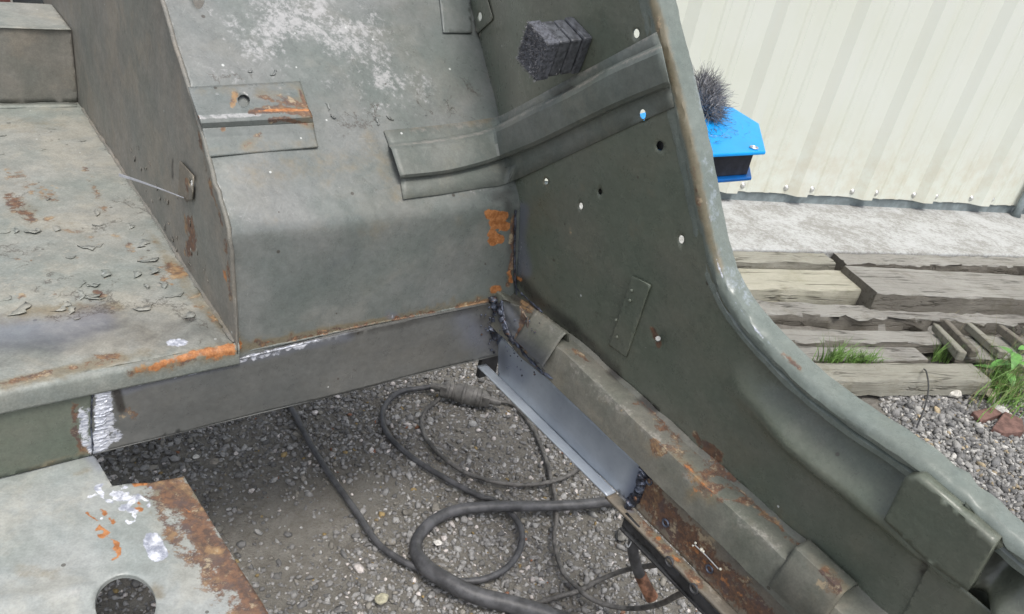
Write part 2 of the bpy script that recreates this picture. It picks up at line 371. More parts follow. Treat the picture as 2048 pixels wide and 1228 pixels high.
def loft(name, rows, mat, parent, key=None, closed=False, smooth=True, sharp=None, thick=0.0015, sub=1, flipn=False):
    """rows: list of equally long lists of world points"""
    R = np.array(rows, float); nr, nc = R.shape[:2]
    V = R.reshape(-1, 3); F = []
    for i in range(nr - 1):
        for j in range(nc - 1 + (1 if closed else 0)):
            a, b = i * nc + j, i * nc + (j + 1) % nc; f = (a, b, b + nc, a + nc); F.append(f[::-1] if flipn else f)
    o = mesh(name, V, F, smooth, mat, parent, sharp); paint_wear(o, key or name)
    if thick: m = o.modifiers.new('thickness', 'SOLIDIFY'); m.thickness = thick; m.offset = -1
    return o
def cr(pts, n):                    # Catmull-Rom resample of N-d points
    P = np.array(pts, float); P = np.vstack([2 * P[0] - P[1], P, 2 * P[-1] - P[-2]]); out = []
    for i in range(1, len(P) - 2):
        for k in range(n):
            t = k / n; a, b, c, d = P[i - 1:i + 3]
            out.append(0.5 * ((2 * b) + (-a + c) * t + (2 * a - 5 * b + 4 * c - d) * t * t + (-a + 3 * b - 3 * c + d) * t ** 3))
    out.append(P[-2]); return np.array(out)
def tube_data(path, r, n=8, cap=True):
    P = np.array(path, float); T = np.gradient(P, axis=0); T /= np.linalg.norm(T, axis=1)[:, None] + 1e-12
    rr = np.broadcast_to(np.asarray(r, float), (len(P),)); up = np.array([0.1, 0.2, 1.0])
    V = []; F = []
    for i in range(len(P)):
        s = np.cross(T[i], up); s /= np.linalg.norm(s) + 1e-12; q = np.cross(s, T[i])
        for k in range(n):
            a = 2 * math.pi * k / n; V.append(P[i] + rr[i] * (math.cos(a) * s + math.sin(a) * q))
    for i in range(len(P) - 1):
        for k in range(n): a, b = i * n + k, i * n + (k + 1) % n; F.append((a, b, b + n, a + n))
    if cap: F.append(tuple(range(n))[::-1]); F.append(tuple((len(P) - 1) * n + k for k in range(n)))
    return V, F
def tube(name, path, r, mat, parent=None, n=10, cap=True):
    V, F = tube_data(path, r, n, cap); o = mesh(name, V, F, True, mat, parent); o.data.set_sharp_from_angle(angle=math.radians(50)); return o
def join(*VF):
    V, F = [], []
    for a, b in VF: k = len(V); V += [tuple(p) for p in a]; F += [tuple(i + k for i in f) for f in b]
    return V, F
def box_data(c, ax, ay, az):       # centre and half-vectors
    c, ax, ay, az = map(lambda q: np.array(q, float), (c, ax, ay, az))
    V = [c + sx * ax + sy * ay + sz * az for sx in (-1, 1) for sy in (-1, 1) for sz in (-1, 1)]
    F = [(0, 1, 3, 2), (4, 6, 7, 5), (0, 4, 5, 1), (2, 3, 7, 6), (0, 2, 6, 4), (1, 5, 7, 3)]
    if np.dot(np.cross(ax, ay), az) < 0: F = [f[::-1] for f in F]
    return V, F
def bevel(o, wd=0.002, seg=2):
    m = o.modifiers.new('bevel', 'BEVEL'); m.width = wd; m.segments = seg; m.limit_method = 'ANGLE'; return o
def sphere_data(c, r, rings=6, seg=10, sc=(1, 1, 1), ax=None):
    ax = ax or (np.array([1, 0, 0.]), np.array([0, 1, 0.]), np.array([0, 0, 1.])); c = np.array(c, float); V = []; F = []
    for i in range(rings + 1):
        th = math.pi * i / rings
        for k in range(seg):
            ph = 2 * math.pi * k / seg; V.append(c + r * (sc[0] * math.sin(th) * math.cos(ph) * ax[0] + sc[1] * math.sin(th) * math.sin(ph) * ax[1] + sc[2] * math.cos(th) * ax[2]))
    for i in range(rings):
        for k in range(seg): a, b = i * seg + k, i * seg + (k + 1) % seg; F.append((a, a + seg, b + seg, b))
    return V, F

# ------------------------------------------------------------------ where the wear is, and the painted shade and highlights
exec_wear = True
# shelf (left floor): flaking, rust, heat mark, orange front edge
for q in [(60, 420), (200, 470), (120, 560), (330, 560), (220, 585), (30, 500), (260, 400)]: wear('peel', [q], 90, 0.55, ['shelf'])
wear('pale', [(0, 560), (330, 560)], 150, 0.18, ['shelf'])
wear('rust', [(20, 400), (60, 430)], 26, 0.62, ['shelf']); wear('rust', [(190, 582), (205, 590)], 9, 0.9, ['shelf']); wear('rust', [(338, 530), (362, 545)], 20, 0.62, ['shelf'])
wear('rust', [(95, 440), (200, 480)], 22, 0.32, ['shelf']); wear('rust', [(170, 330), (230, 470), (330, 560), (440, 650)], 13, 0.42, ['shelf'])
wear('rust', [(20, 345), (110, 400)], 22, 0.4, ['shelf']); wear('rust', [(50, 620), (240, 612)], 10, 0.4, ['shelf'])
wear('moss', [(0, 640), (90, 630), (230, 620)], 30, 0.6, ['shelf']); wear('moss', [(40, 400), (160, 470), (60, 540), (230, 400)], 90, 0.16, ['shelf']); wear('moss', [(0, 740), (200, 705), (440, 668)], 34, 0.2, ['shelf']); wear('moss', [(0, 250), (120, 250)], 25, 0.4, ['shelf'])
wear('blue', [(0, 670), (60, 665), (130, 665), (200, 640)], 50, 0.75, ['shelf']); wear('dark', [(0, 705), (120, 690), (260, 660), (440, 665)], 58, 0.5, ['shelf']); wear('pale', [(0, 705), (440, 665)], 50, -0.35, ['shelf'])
wear('peel', [(90, 640), (220, 615), (330, 600), (410, 650)], 14, 0.9, ['shelf']); wear('bare', [(338, 686), (365, 684)], 10, 1.0, ['shelf'])
wear('orange', [(300, 738), (350, 718), (410, 705), (462, 694)], 16, 0.66, ['shelf', 'shelf_lip']); wear('orange', [(410, 714), (465, 702)], 14, 0.72, ['shelf', 'shelf_lip'])
wear('orange', [(265, 745), (310, 735)], 12, 0.5, ['shelf', 'shelf_lip']); wear('rust', [(250, 750), (465, 705)], 22, 0.5, ['shelf', 'shelf_lip'])
wear('rust', [(0, 768), (110, 742), (250, 718)], 9, 0.5, ['shelf', 'shelf_lip']); wear('rust', [(180, 718), (235, 715)], 16, 0.5, ['shelf']); wear('moss', [(0, 775), (150, 740), (300, 705)], 18, 0.6, ['shelf', 'shelf_lip'])
wear('dark', [(120, 760), (250, 735), (330, 718)], 9, 0.4, ['shelf_lip'])
# wall
wear('rust', [(378, 440), (385, 470), (380, 505)], 14, 0.75, ['side_wall']); wear('rust', [(372, 360), (374, 400)], 8, 0.6, ['side_wall']); wear('rust', [(390, 240), (420, 370), (450, 470), (462, 600)], 6, 0.5, ['side_wall'])
wear('orange', [(449, 540), (452, 560)], 5, 0.8, ['side_wall']); wear('peel', [(390, 520), (330, 450)], 70, 0.45, ['side_wall'])
wear('pale', [(180, 60), (230, 200)], 60, 0.25, ['side_wall']); wear('dark', [(345, 360), (345, 320)], 3, 0.9, ['side_wall']); wear('moss', [(300, 470), (400, 600), (450, 660)], 18, 0.5, ['side_wall', 'shelf'])
wear('pale', [(165, 215), (260, 400)], 22, 0.3, ['side_wall'])
# bulkhead: chalky wear high up, rust at bracket, seam rust, orange patches
for a in [[(560, 0), (620, 60), (740, 110)], [(640, 20), (780, 160)], [(560, 40), (500, 110)]]: wear('pale', a, 170, 0.62, ['bulkhead'])
wear('pale', [(700, 60), (760, 200), (730, 230)], 60, 0.35, ['bulkhead']); wear('pale', [(330, 0), (440, 400)], 40, 0.2, ['bulkhead']); wear('pale', [(470, 420), (760, 390), (960, 360)], 55, 0.28, ['bulkhead'])
wear('pale', [(380, 150), (640, 140)], 90, 0.22, ['bulkhead']); wear('pale', [(560, 250), (700, 300)], 100, 0.25, ['bulkhead'])
wear('moss', [(500, 350), (620, 330), (760, 320)], 55, 0.42, ['bulkhead']); wear('moss', [(740, 270), (790, 390)], 28, 0.5, ['bulkhead'])
wear('rust', [(380, 150), (425, 158)], 10, 0.5, ['bulkhead']); wear('rust', [(440, 155), (490, 158)], 6, 0.5, ['bulkhead']); wear('peel', [(380, 150), (500, 150)], 30, 0.7, ['bulkhead']); wear('peel', [(700, 240), (740, 230), (930, 200)], 50, 0.55, ['bulkhead'])
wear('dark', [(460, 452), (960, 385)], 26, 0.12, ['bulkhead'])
wear('rust', [(397, 240), (430, 400), (458, 480), (468, 680)], 6, 0.7, ['bulkhead']); wear('orange', [(468, 655), (480, 690)], 12, 0.75, ['bulkhead'])
wear('orange', [(500, 693), (620, 670), (740, 645), (800, 634)], 6, 0.5, ['bulkhead', 'seam_bead']); wear('rust', [(480, 698), (800, 636), (985, 600)], 8, 0.6, ['bulkhead', 'seam_bead']); wear('moss', [(480, 690), (700, 650), (980, 595)], 26, 0.35, ['bulkhead'])
wear('orange', [(978, 428), (1008, 432)], 11, 1.5, ['bulkhead']); wear('orange', [(988, 446), (1010, 452)], 12, 1.5, ['bulkhead']); wear('orange', [(984, 468), (1000, 478), (984, 482)], 10, 1.5, ['bulkhead'])
wear('orange', [(986, 580), (996, 578)], 10, 1.1, ['bulkhead']); wear('orange', [(1018, 545), (1022, 565)], 6, 0.9, ['bulkhead'])
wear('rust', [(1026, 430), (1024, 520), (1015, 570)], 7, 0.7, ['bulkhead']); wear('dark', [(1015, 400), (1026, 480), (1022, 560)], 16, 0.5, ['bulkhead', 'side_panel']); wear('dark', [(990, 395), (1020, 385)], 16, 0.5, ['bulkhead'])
wear('blue', [(700, 520), (900, 480), (960, 560)], 90, 0.22, ['bulkhead']); wear('bare', [(780, 628), (786, 636)], 7, 0.6, ['bulkhead']); wear('blue', [(778, 630), (790, 634)], 14, 0.8, ['bulkhead'])
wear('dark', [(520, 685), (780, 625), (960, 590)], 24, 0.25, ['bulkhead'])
# side panel
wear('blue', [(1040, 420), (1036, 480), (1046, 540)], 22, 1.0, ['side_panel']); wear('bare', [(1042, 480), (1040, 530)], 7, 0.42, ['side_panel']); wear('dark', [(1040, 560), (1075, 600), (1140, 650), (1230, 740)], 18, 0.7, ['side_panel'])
wear('orange', [(1036, 556), (1042, 560)], 6, 0.8, ['side_panel']); wear('rust', [(1030, 400), (1028, 520)], 4, 0.7, ['side_panel'])
wear('rust', [(1415, 895), (1435, 915)], 17, 1.0, ['side_panel']); wear('rust', [(1390, 870), (1400, 885)], 12, 0.75, ['side_panel', 'sill_rail']); wear('dark', [(1285, 800), (1310, 820)], 12, 0.9, ['side_panel', 'sill_rail']); wear('dark', [(1220, 740), (1235, 752)], 12, 0.9, ['side_panel', 'sill_rail'])
wear('moss', [(1100, 350), (1110, 450), (1200, 440)], 70, 0.25, ['side_panel']); wear('pale', [(1060, 380), (1080, 460)], 30, 0.3, ['side_panel']); wear('moss', [(1440, 960), (1600, 1060)], 40, 0.35, ['side_panel'])
wear('peel', [(1110, 560), (1200, 640)], 60, 0.35, ['side_panel']); wear('rust', [(1305, 660), (1318, 690)], 10, 0.8, ['side_panel']); wear('rust', [(1092, 363), (1094, 372)], 9, 0.5, ['side_panel'])
wear('moss', [(1320, 310), (1330, 360), (1380, 480)], 14, 0.2, ['side_panel'])
wear('rust', [(1100, 640), (1160, 690), (1210, 730)], 7, 0.5, ['side_panel']); wear('pale', [(1500, 800), (1650, 900), (1760, 990)], 34, 0.18, ['side_panel'])
wear('dark', [(1105, 180), (1140, 150), (1165, 120)], 14, 0.35, ['side_panel', 'stiffener']); wear('dark', [(1110, 190), (1145, 175)], 9, 0.8, ['stiffener'])
wear('dark', [(2000, 1100), (1950, 1190)], 24, 0.6, ['side_panel']); wear('dark', [(1850, 1118), (1845, 1150)], 10, 0.8, ['side_panel'])  # first stroke paints the hollow's shade; second darkens the joint corner
# flange
wear('rust', [(1312, 30), (1330, 100), (1347, 170), (1364, 230), (1376, 290), (1392, 370), (1400, 430)], 10, 0.42, ['door_edge']); wear('moss', [(1306, 0), (1330, 85), (1350, 160), (1366, 228), (1384, 300), (1400, 380), (1412, 450), (1440, 540)], 13, 0.85, ['door_edge']); wear('bare', [(1395, 250), (1400, 330), (1412, 400), (1428, 470)], 2.5, 0.35, ['door_edge'])
wear('bare', [(1425, 480), (1440, 540), (1470, 600), (1520, 670), (1560, 700)], 3.5, 0.62, ['door_edge']); wear('pale', [(1500, 640), (1560, 710)], 9, 0.8, ['door_edge']); wear('rust', [(1570, 712), (1600, 735)], 9, 0.8, ['door_edge'])
wear('bare', [(1600, 760), (1700, 840), (1850, 930), (1980, 1050)], 3, 0.36, ['door_edge']); wear('rust', [(1780, 855), (1830, 880)], 5, 0.5, ['door_edge']); wear('pale', [(1345, 0), (1390, 140), (1416, 320), (1432, 440), (1460, 540), (1500, 600)], 30, 0.9, ['door_edge']); wear('pale', [(1432, 500), (1455, 570), (1495, 640), (1548, 697), (1620, 770), (1666, 822), (1758, 872), (1820, 908), (1940, 1002), (2048, 1088)], 6, 1.0, ['door_edge'])  # bluish upper stroke is painted sky sheen; narrow ridge line is chipped paint
wear('bare', [(1930, 1000), (1990, 1040), (2040, 1090)], 9, 0.25, ['door_edge'])
# rail and brackets
wear('rust', [(1305, 880), (1320, 900)], 10, 0.75, ['sill_rail']); wear('orange', [(1345, 900), (1380, 940), (1430, 995)], 7, 0.6, ['sill_rail']); wear('orange', [(1380, 960), (1385, 1000)], 6, 0.62, ['sill_rail'])
wear('rust', [(1330, 880), (1440, 1000)], 20, 0.5, ['sill_rail']); wear('rust', [(1150, 700), (1300, 820), (1480, 985), (1600, 1090)], 6, 0.45, ['sill_rail']); wear('moss', [(1200, 790), (1400, 1020)], 30, 0.35, ['sill_rail']); wear('pale', [(1150, 730), (1300, 860), (1450, 1010), (1580, 1110)], 26, 0.42, ['sill_rail']); wear('orange', [(1345, 985), (1352, 995)], 7, 0.7, ['sill_rail'])
wear('rust', [(1060, 650), (1050, 690), (1100, 740)], 9, 0.6, ['sill_rail']); wear('blue', [(1010, 620), (1060, 700), (1080, 730)], 26, 0.75, ['sill_rail', 'saddle_bracket']); wear('dark', [(1030, 590), (1050, 600)], 26, 0.7, ['sill_rail']); wear('rust', [(1040, 660), (1046, 675)], 8, 0.9, ['sill_rail'])
wear('dark', [(1000, 610), (1012, 660), (1040, 705), (1095, 745)], 11, 0.7, ['sill_rail']); wear('rust', [(1052, 610), (1040, 700)], 16, 0.55, ['sill_rail']); wear('bare', [(1000, 600), (1012, 650), (1020, 680)], 4, 0.65, ['sill_rail']); wear('rust', [(1400, 885), (1450, 940), (1480, 965)], 7, 0.7, ['sill_rail'])
wear('rust', [(1640, 1140), (1680, 1180)], 8, 0.6, ['saddle_bracket']); wear('moss', [(1650, 1130), (1700, 1190), (1690, 1228)], 18, 0.6, ['saddle_bracket']); wear('pale', [(1610, 1085), (1690, 1160)], 14, 0.5, ['saddle_bracket']); wear('pale', [(1066, 625), (1125, 675)], 12, 0.5, ['saddle_bracket'])
# crossmember
wear('bare', [(480, 718), (560, 698), (640, 679)], 8, 0.58, ['crossmember']); wear('bare', [(205, 775), (210, 840), (196, 895)], 24, 1.0, ['crossmember', 'shelf_front']); wear('bare', [(225, 772), (300, 755), (380, 738), (470, 722)], 8, 0.72, ['crossmember', 'shelf_front'])
wear('bare', [(165, 822), (172, 885)], 17, 0.75, ['shelf_front']); wear('bare', [(215, 850), (240, 870), (200, 895)], 14, 0.62, ['crossmember']); wear('rust', [(150, 815), (148, 860), (165, 895)], 12, 0.8, ['shelf_front']); wear('rust', [(240, 825), (275, 815), (270, 835)], 15, 0.45, ['crossmember'])
wear('dark', [(234, 785), (243, 818)], 12, 1.1, ['crossmember']); wear('blue', [(235, 785), (330, 760), (480, 722), (700, 672)], 14, 0.6, ['crossmember']); wear('dark', [(970, 640), (990, 680)], 30, 0.5, ['crossmember']); wear('blue', [(930, 650), (970, 680)], 45, 0.65, ['crossmember'])
wear('dark', [(700, 668), (860, 636), (975, 612)], 12, 0.55, ['crossmember']); wear('pale', [(560, 715), (630, 700)], 8, 0.5, ['crossmember']); wear('rust', [(165, 895), (185, 905)], 8, 0.6, ['shelf_front'])
wear('moss', [(60, 940), (170, 905)], 10, 0.6, ['shelf_front'])
# floor plate
wear('rust', [(330, 965), (380, 1030), (420, 1090), (480, 1160), (540, 1240)], 46, 0.85, ['floor_plate']); wear('rust', [(390, 1100), (500, 1240)], 80, 0.6, ['floor_plate']); wear('rust', [(300, 980), (330, 1040), (350, 1080)], 26, 0.55, ['floor_plate'])
wear('moss', [(330, 990), (380, 1000)], 24, 0.9, ['floor_plate']); wear('orange', [(270, 968), (292, 966)], 7, 0.95, ['floor_plate']); wear('orange', [(365, 1010), (380, 1030)], 8, 0.6, ['floor_plate']); wear('orange', [(282, 1010), (280, 1020)], 8, 0.8, ['floor_plate'])
wear('orange', [(178, 1028), (200, 1050), (225, 1075), (240, 1105)], 6, 0.83, ['floor_plate']); wear('orange', [(205, 1020), (225, 1045)], 10, 0.65, ['floor_plate'])
wear('bare', [(192, 975), (205, 990)], 7, 1.00, ['floor_plate']); wear('bare', [(230, 985), (270, 1000)], 11, 0.80, ['floor_plate']); wear('bare', [(245, 1015), (270, 1022)], 8, 0.85, ['floor_plate']); wear('bare', [(305, 1085), (315, 1105)], 20, 1.8, ['floor_plate'])
wear('moss', [(40, 1140), (110, 1150)], 26, 0.45, ['floor_plate']); wear('moss', [(310, 1180), (320, 1190)], 20, 0.7, ['floor_plate']); wear('blue', [(185, 915), (200, 930)], 22, 0.7, ['floor_plate']); wear('moss', [(215, 920), (150, 950)], 14, 0.5, ['floor_plate'])
wear('pale', [(60, 1200), (180, 1175)], 16, 0.5, ['floor_plate'])
# rusty old sill
wear('rust', [(1290, 980), (1340, 1040), (1420, 1130), (1520, 1228)], 44, 0.8, ['rusty_web']); wear('dark', [(1300, 1000), (1330, 1040)], 30, 0.4, ['rusty_web']); wear('orange', [(1380, 1085), (1440, 1150), (1480, 1190)], 16, 0.5, ['rusty_web']); wear('dark', [(1350, 1060), (1400, 1120), (1450, 1180)], 18, 0.6, ['rusty_web'])
wear('blue', [(1330, 1045)], 16, 1.0, ['rusty_web']); wear('blue', [(1418, 1138)], 16, 1.0, ['rusty_web'])
wear('rust', [(1265, 1025), (1340, 1105), (1400, 1170)], 20, 0.6, ['rusty_flange']); wear('orange', [(1318, 1080)], 8, 1.1, ['rusty_flange']); wear('orange', [(1345, 1110), (1355, 1122)], 8, 0.7, ['rusty_flange']); wear('orange', [(1300, 1060), (1420, 1190)], 8, 0.35, ['rusty_flange']); wear('blue', [(1262, 1018)], 14, 1.0, ['rusty_flange', 'rusty_web'])
wear('pale', [(1290, 1045), (1330, 1085), (1440, 1200)], 12, 0.5, ['rusty_flange'])
wear('blue', [(1285, 950), (1255, 1015)], 26, 0.9, ['steel_web', 'steel_flange']); wear('dark', [(1005, 700), (1006, 740)], 14, 0.5, ['steel_web']); wear('blue', [(1010, 720), (1040, 750)], 24, 0.5, ['steel_web'])
_r = random.Random(5)
for _ in range(34): x, y = _r.gauss(232, 30), _r.gauss(998, 20); a = _r.uniform(-.8, .8); wear('bare', [(x, y), (x + 9 * math.cos(a), y + 9 * math.sin(a))], _r.uniform(2.5, 4.5), 0.95, ['floor_plate'])
for _ in range(30): t_ = _r.random(); x, y = 180 + 65 * t_ + _r.gauss(0, 9), 1025 + 85 * t_ + _r.gauss(0, 7); wear('orange', [(x, y), (x + _r.uniform(-5, 5), y + _r.uniform(2, 7))], _r.uniform(2.5, 4.5), 0.85, ['floor_plate'])
for _ in range(16): x, y = _r.gauss(275, 16), _r.gauss(1012, 18); wear('orange', [(x, y)], _r.uniform(3, 6), 0.8, ['floor_plate'])
for _ in range(60): t_ = _r.random(); wear('rust', [(20 + 400 * t_, 600 - 150 * _r.random() * (1 - t_ * .2))], _r.uniform(3, 8), 0.5, ['shelf'])
for _ in range(26): t_ = _r.random(); wear('orange', [(255 + 215 * t_, 752 - 52 * t_ + _r.gauss(0, 7))], _r.uniform(4, 8), 0.7, ['shelf', 'shelf_lip'])
for _ in range(40): t_ = _r.random(); wear('rust', [(480 + 500 * t_, 698 - 98 * t_ - abs(_r.gauss(0, 5)))], _r.uniform(3, 7), 0.75, ['bulkhead'])
for _ in range(30): t_ = _r.random(); x = 225 + 380 * t_; wear('bare', [(x, 778 - (x - 225) * .225), (x + _r.uniform(8, 26), 778 - (x - 225) * .225 - 2)], _r.uniform(3, 6), 0.8, ['crossmember'])
for _ in range(40): t_ = _r.random(); wear('rust', [(1150 + 440 * t_ + _r.gauss(0, 8), 705 + 400 * t_ + _r.gauss(0, 8))], _r.uniform(3, 8), 0.6, ['sill_rail'])
for _ in range(30): wear('moss', [(_r.uniform(1080, 1700), _r.uniform(330, 1050))], _r.uniform(15, 45), _r.uniform(.15, .4), ['side_panel'])
for _ in range(26): wear('moss', [(_r.uniform(400, 960), _r.uniform(260, 660))], _r.uniform(15, 50), _r.uniform(.15, .4), ['bulkhead'])
for _ in range(24): x, y = _r.uniform(190, 440), _r.uniform(40, 520); wear('pale', [(x, y), (x + 6, y + _r.uniform(20, 60))], _r.uniform(4, 9), _r.uniform(.2, .5), ['side_wall'])
# bracket on the sloping panel
wear('rust', [(500, 225), (560, 220), (620, 228)], 10, 0.85, ['mounting_bracket']); wear('orange', [(510, 222), (615, 222)], 4, 0.9, ['mounting_bracket']); wear('rust', [(470, 190), (465, 210)], 8, 0.7, ['mounting_bracket']); wear('rust', [(520, 195), (600, 212)], 16, 0.55, ['mounting_bracket'])
wear('rust', [(600, 185), (612, 215)], 5, 0.8, ['mounting_bracket']); wear('rust', [(540, 240), (570, 238), (625, 250)], 10, 0.6, ['mounting_bracket']); wear('moss', [(400, 180), (600, 170), (630, 290), (420, 305)], 26, 0.4, ['mounting_bracket']); wear('rust', [(490, 290), (520, 270)], 12, 0.5, ['mounting_bracket']); wear('rust', [(445, 258)], 9, 0.55, ['mounting_bracket'])
wear('rust', [(395, 235), (408, 310)], 4, 0.9, ['mounting_bracket']); wear('peel', [(560, 210)], 40, 0.6, ['mounting_bracket']); wear('pale', [(400, 190), (620, 180), (632, 290)], 30, 0.3, ['mounting_bracket'])
wear('pale', [(779, 294), (870, 284), (955, 270), (1010, 248), (1060, 222), (1140, 184), (1220, 140), (1324, 94)], 5, 1.0, ['stiffener']); wear('pale', [(767, 262), (870, 252), (960, 240), (1000, 232), (1045, 209), (1120, 168), (1210, 120), (1314, 64)], 4, 0.8, ['stiffener']); wear('pale', [(396, 236), (520, 230)], 5, 0.9, ['mounting_bracket']); wear('moss', [(767, 270), (980, 245)], 16, 0.5, ['stiffener']); wear('peel', [(950, 300)], 20, 0.6, ['stiffener']); wear('moss', [(940, 245), (975, 240)], 10, 0.6, ['stiffener']); wear('pale', [(780, 290), (900, 275), (1000, 250)], 8, 0.4, ['stiffener']); wear('moss', [(1060, 340), (1090, 320)], 14, 0.5, ['stiffener'])  # pale ridge and edge lines: dust plus highlights put into the colour

# ================================================================== GROUND
def ground_mat():
    t = NT('packed_gravelly_earth'); n = t.noise(3, 6, 0.6); n2 = t.noise(60, 6, 0.7); n3 = t.noise(300, 4, 0.7)
    col = t.mix(t.ramp(n, 0.35, 0.65), (0.18, 0.172, 0.152), (0.25, 0.238, 0.212))
    col = t.mix(t.ramp(n2, 0.35, 0.7), col, (0.16, 0.148, 0.128)); col = t.mix(t.ramp(n3, 0.6, 0.75, 0, 0.7), col, (0.26, 0.24, 0.21)); col = t.mix(t.ramp(n3, 0.25, 0.42, 0.6, 0), col, (0.04, 0.037, 0.032))
    h = t.math('ADD', n2, t.math('MULTIPLY', n3, 0.6)); return t.fin(col, 0.95, 0, t.bump(h, 0.9, 0.008), 0.2)
M['ground'] = ground_mat()
gv, gf = [], []
xs = np.concatenate([np.linspace(-60, -2, 12), np.linspace(-1.8, 3.6, 136), np.linspace(4, 60, 12)]); ys = np.concatenate([np.linspace(-40, 0.2, 8), np.linspace(0.4, 3.6, 90), np.linspace(4, 60, 12)])
def gz(x, y): return 0.006 * (np.sin(x * 5.1 + 1.3) * np.cos(y * 4.3) + 0.6 * np.sin(x * 11 + y * 9) + 0.3 * np.sin(x * 23 - y * 17)) - 0.008
for yy in ys:
    for xx in xs: gv.append((xx, yy, gz(xx, yy)))
nx = len(xs)
for j in range(len(ys) - 1):
    for i in range(nx - 1): a = j * nx + i; gf.append((a, a + 1, a + nx + 1, a + nx))
gnd = mesh('ground', gv, gf, True, 'ground'); tag(gnd, kind='structure')

# gravel
def ico():
    p = (1 + 5 ** .5) / 2
    V = np.array([(-1, p, 0), (1, p, 0), (-1, -p, 0), (1, -p, 0), (0, -1, p), (0, 1, p), (0, -1, -p), (0, 1, -p), (p, 0, -1), (p, 0, 1), (-p, 0, -1), (-p, 0, 1)], float); V /= np.linalg.norm(V[0])
    F = np.array([(0, 11, 5), (0, 5, 1), (0, 1, 7), (0, 7, 10), (0, 10, 11), (1, 5, 9), (5, 11, 4), (11, 10, 2), (10, 7, 6), (7, 1, 8), (3, 9, 4), (3, 4, 2), (3, 2, 6), (3, 6, 8), (3, 8, 9), (4, 9, 5), (2, 4, 11), (6, 2, 10), (8, 6, 7), (9, 8, 1)])
    return V, F
IV, IF = ico()
def stone_mat(name, base, rough=0.85):
    t = NT(name); c, r, g, b = t.attr('stone_colour'); n = t.noise(260, 4, 0.7); n1 = t.noise(90, 4, 0.7)
    col = t.mix(t.ramp(n, 0.3, 0.7, 0, 0.35), c, (0.05, 0.048, 0.045)); col = t.mix(t.ramp(n1, 0.45, 0.75, 0, 0.45), col, base)
    return t.fin(col, rough, 0, t.bump(n, 0.5, 0.0015), 0.3)
M['gravel'] = stone_mat('gravel_stone', (0.2, 0.19, 0.17))
def scatter(name, X, Y, S, pal, pw, label, sink=0.25, zfun=gz):
    n = len(X); pr = rng.random((n, 12, 3)) * 0.62 - 0.31; V = IV[None] + pr
    V *= np.stack([rng.uniform(0.75, 1.35, n), rng.uniform(0.6, 1.0, n), rng.uniform(0.35, 0.75, n)], 1)[:, None]
    q = rng.normal(size=(n, 4)); q[:, 1:3] *= 0.28; q /= np.linalg.norm(q, axis=1)[:, None]; a, b, c, d = q.T
    Rm = np.stack([1 - 2 * (c * c + d * d), 2 * (b * c - a * d), 2 * (b * d + a * c), 2 * (b * c + a * d), 1 - 2 * (b * b + d * d), 2 * (c * d - a * b), 2 * (b * d - a * c), 2 * (c * d + a * b), 1 - 2 * (b * b + c * c)], 1).reshape(n, 3, 3)
    V = np.einsum('nij,nkj->nki', Rm, V) * S[:, None, None] * 0.5
    V[..., 0] += X[:, None]; V[..., 1] += Y[:, None]; V[..., 2] += (zfun(X, Y) + S * (0.28 - sink * rng.random(n)))[:, None]
    F = (IF[None] + (np.arange(n) * 12)[:, None, None]).reshape(-1, 3); V = V.reshape(-1, 3)
    me = bpy.data.meshes.new(name); me.vertices.add(len(V)); me.vertices.foreach_set('co', V.astype(np.float32).ravel())
    me.loops.add(F.size); me.loops.foreach_set('vertex_index', F.ravel().astype(np.int32)); me.polygons.add(len(F)); me.polygons.foreach_set('loop_start', np.arange(0, F.size, 3, dtype=np.int32))
    try: me.polygons.foreach_set('loop_total', np.full(len(F), 3, dtype=np.int32))
    except Exception: pass
    me.update(); pal = np.array(pal); ci = rng.choice(len(pal), n, p=np.array(pw) / sum(pw)); C = pal[ci] * rng.uniform(0.75, 1.25, (n, 1)); C = np.repeat(C, 12, 0)
    at = me.color_attributes.new('stone_colour', 'FLOAT_COLOR', 'POINT'); at.data.foreach_set('color', np.hstack([C, np.ones((len(C), 1))]).astype(np.float32).ravel())
    me.materials.append(M['gravel']); o = bpy.data.objects.new(name, me); COL.objects.link(o); tag(o, label, 'gravel', None, 'stuff'); return o
PAL = [(0.17, 0.168, 0.165), (0.27, 0.265, 0.258), (0.37, 0.365, 0.355), (0.25, 0.235, 0.205), (0.66, 0.61, 0.58), (0.30, 0.22, 0.10), (0.26, 0.12, 0.07)]
def clump(x, y, s): return np.sin(x * s + 2) * np.cos(y * s * 1.1 + 1) + 0.6 * np.sin(x * s * 2.3 + y * s * 1.7)
def region(n, x0, x1, y0, y1):
    return rng.uniform(x0, x1, n), rng.uniform(y0, y1, n)
# near field under the open floor
x, y = region(85000, -0.85, 0.85, 0.45, 1.95); X, Y = pix(np.stack([x, y, 0 * x], 1)); ok = (X > -60) & (X < 1420) & (Y > 640) & (Y < 1300)
x, y, X, Y = x[ok], y[ok], X[ok], Y[ok]
mud = np.exp(-(((X - 560) / 190) ** 2 + ((Y - 1060) / 170) ** 2)) + 0.8 * np.exp(-(((X - 720) / 90) ** 2 + ((Y - 990) / 60) ** 2))+ 0.7 * np.exp(-(((X - 960) / 120) ** 2 + ((Y - 880) / 50) ** 2))
keep = rng.random(len(x)) > np.clip(mud * 0.8 + 0.1 * clump(x, y, 9), 0, 0.85)
x, y = x[keep], y[keep]; s = np.clip(rng.lognormal(math.log(0.0066), 0.42, len(x)), 0.003, 0.017)
scatter('gravel', x, y, s, PAL, [28, 34, 22, 10, 4.0, 0.9, 0.35], 'loose grey gravel with pale chips under the open floor of the vehicle body', sink=0.5)
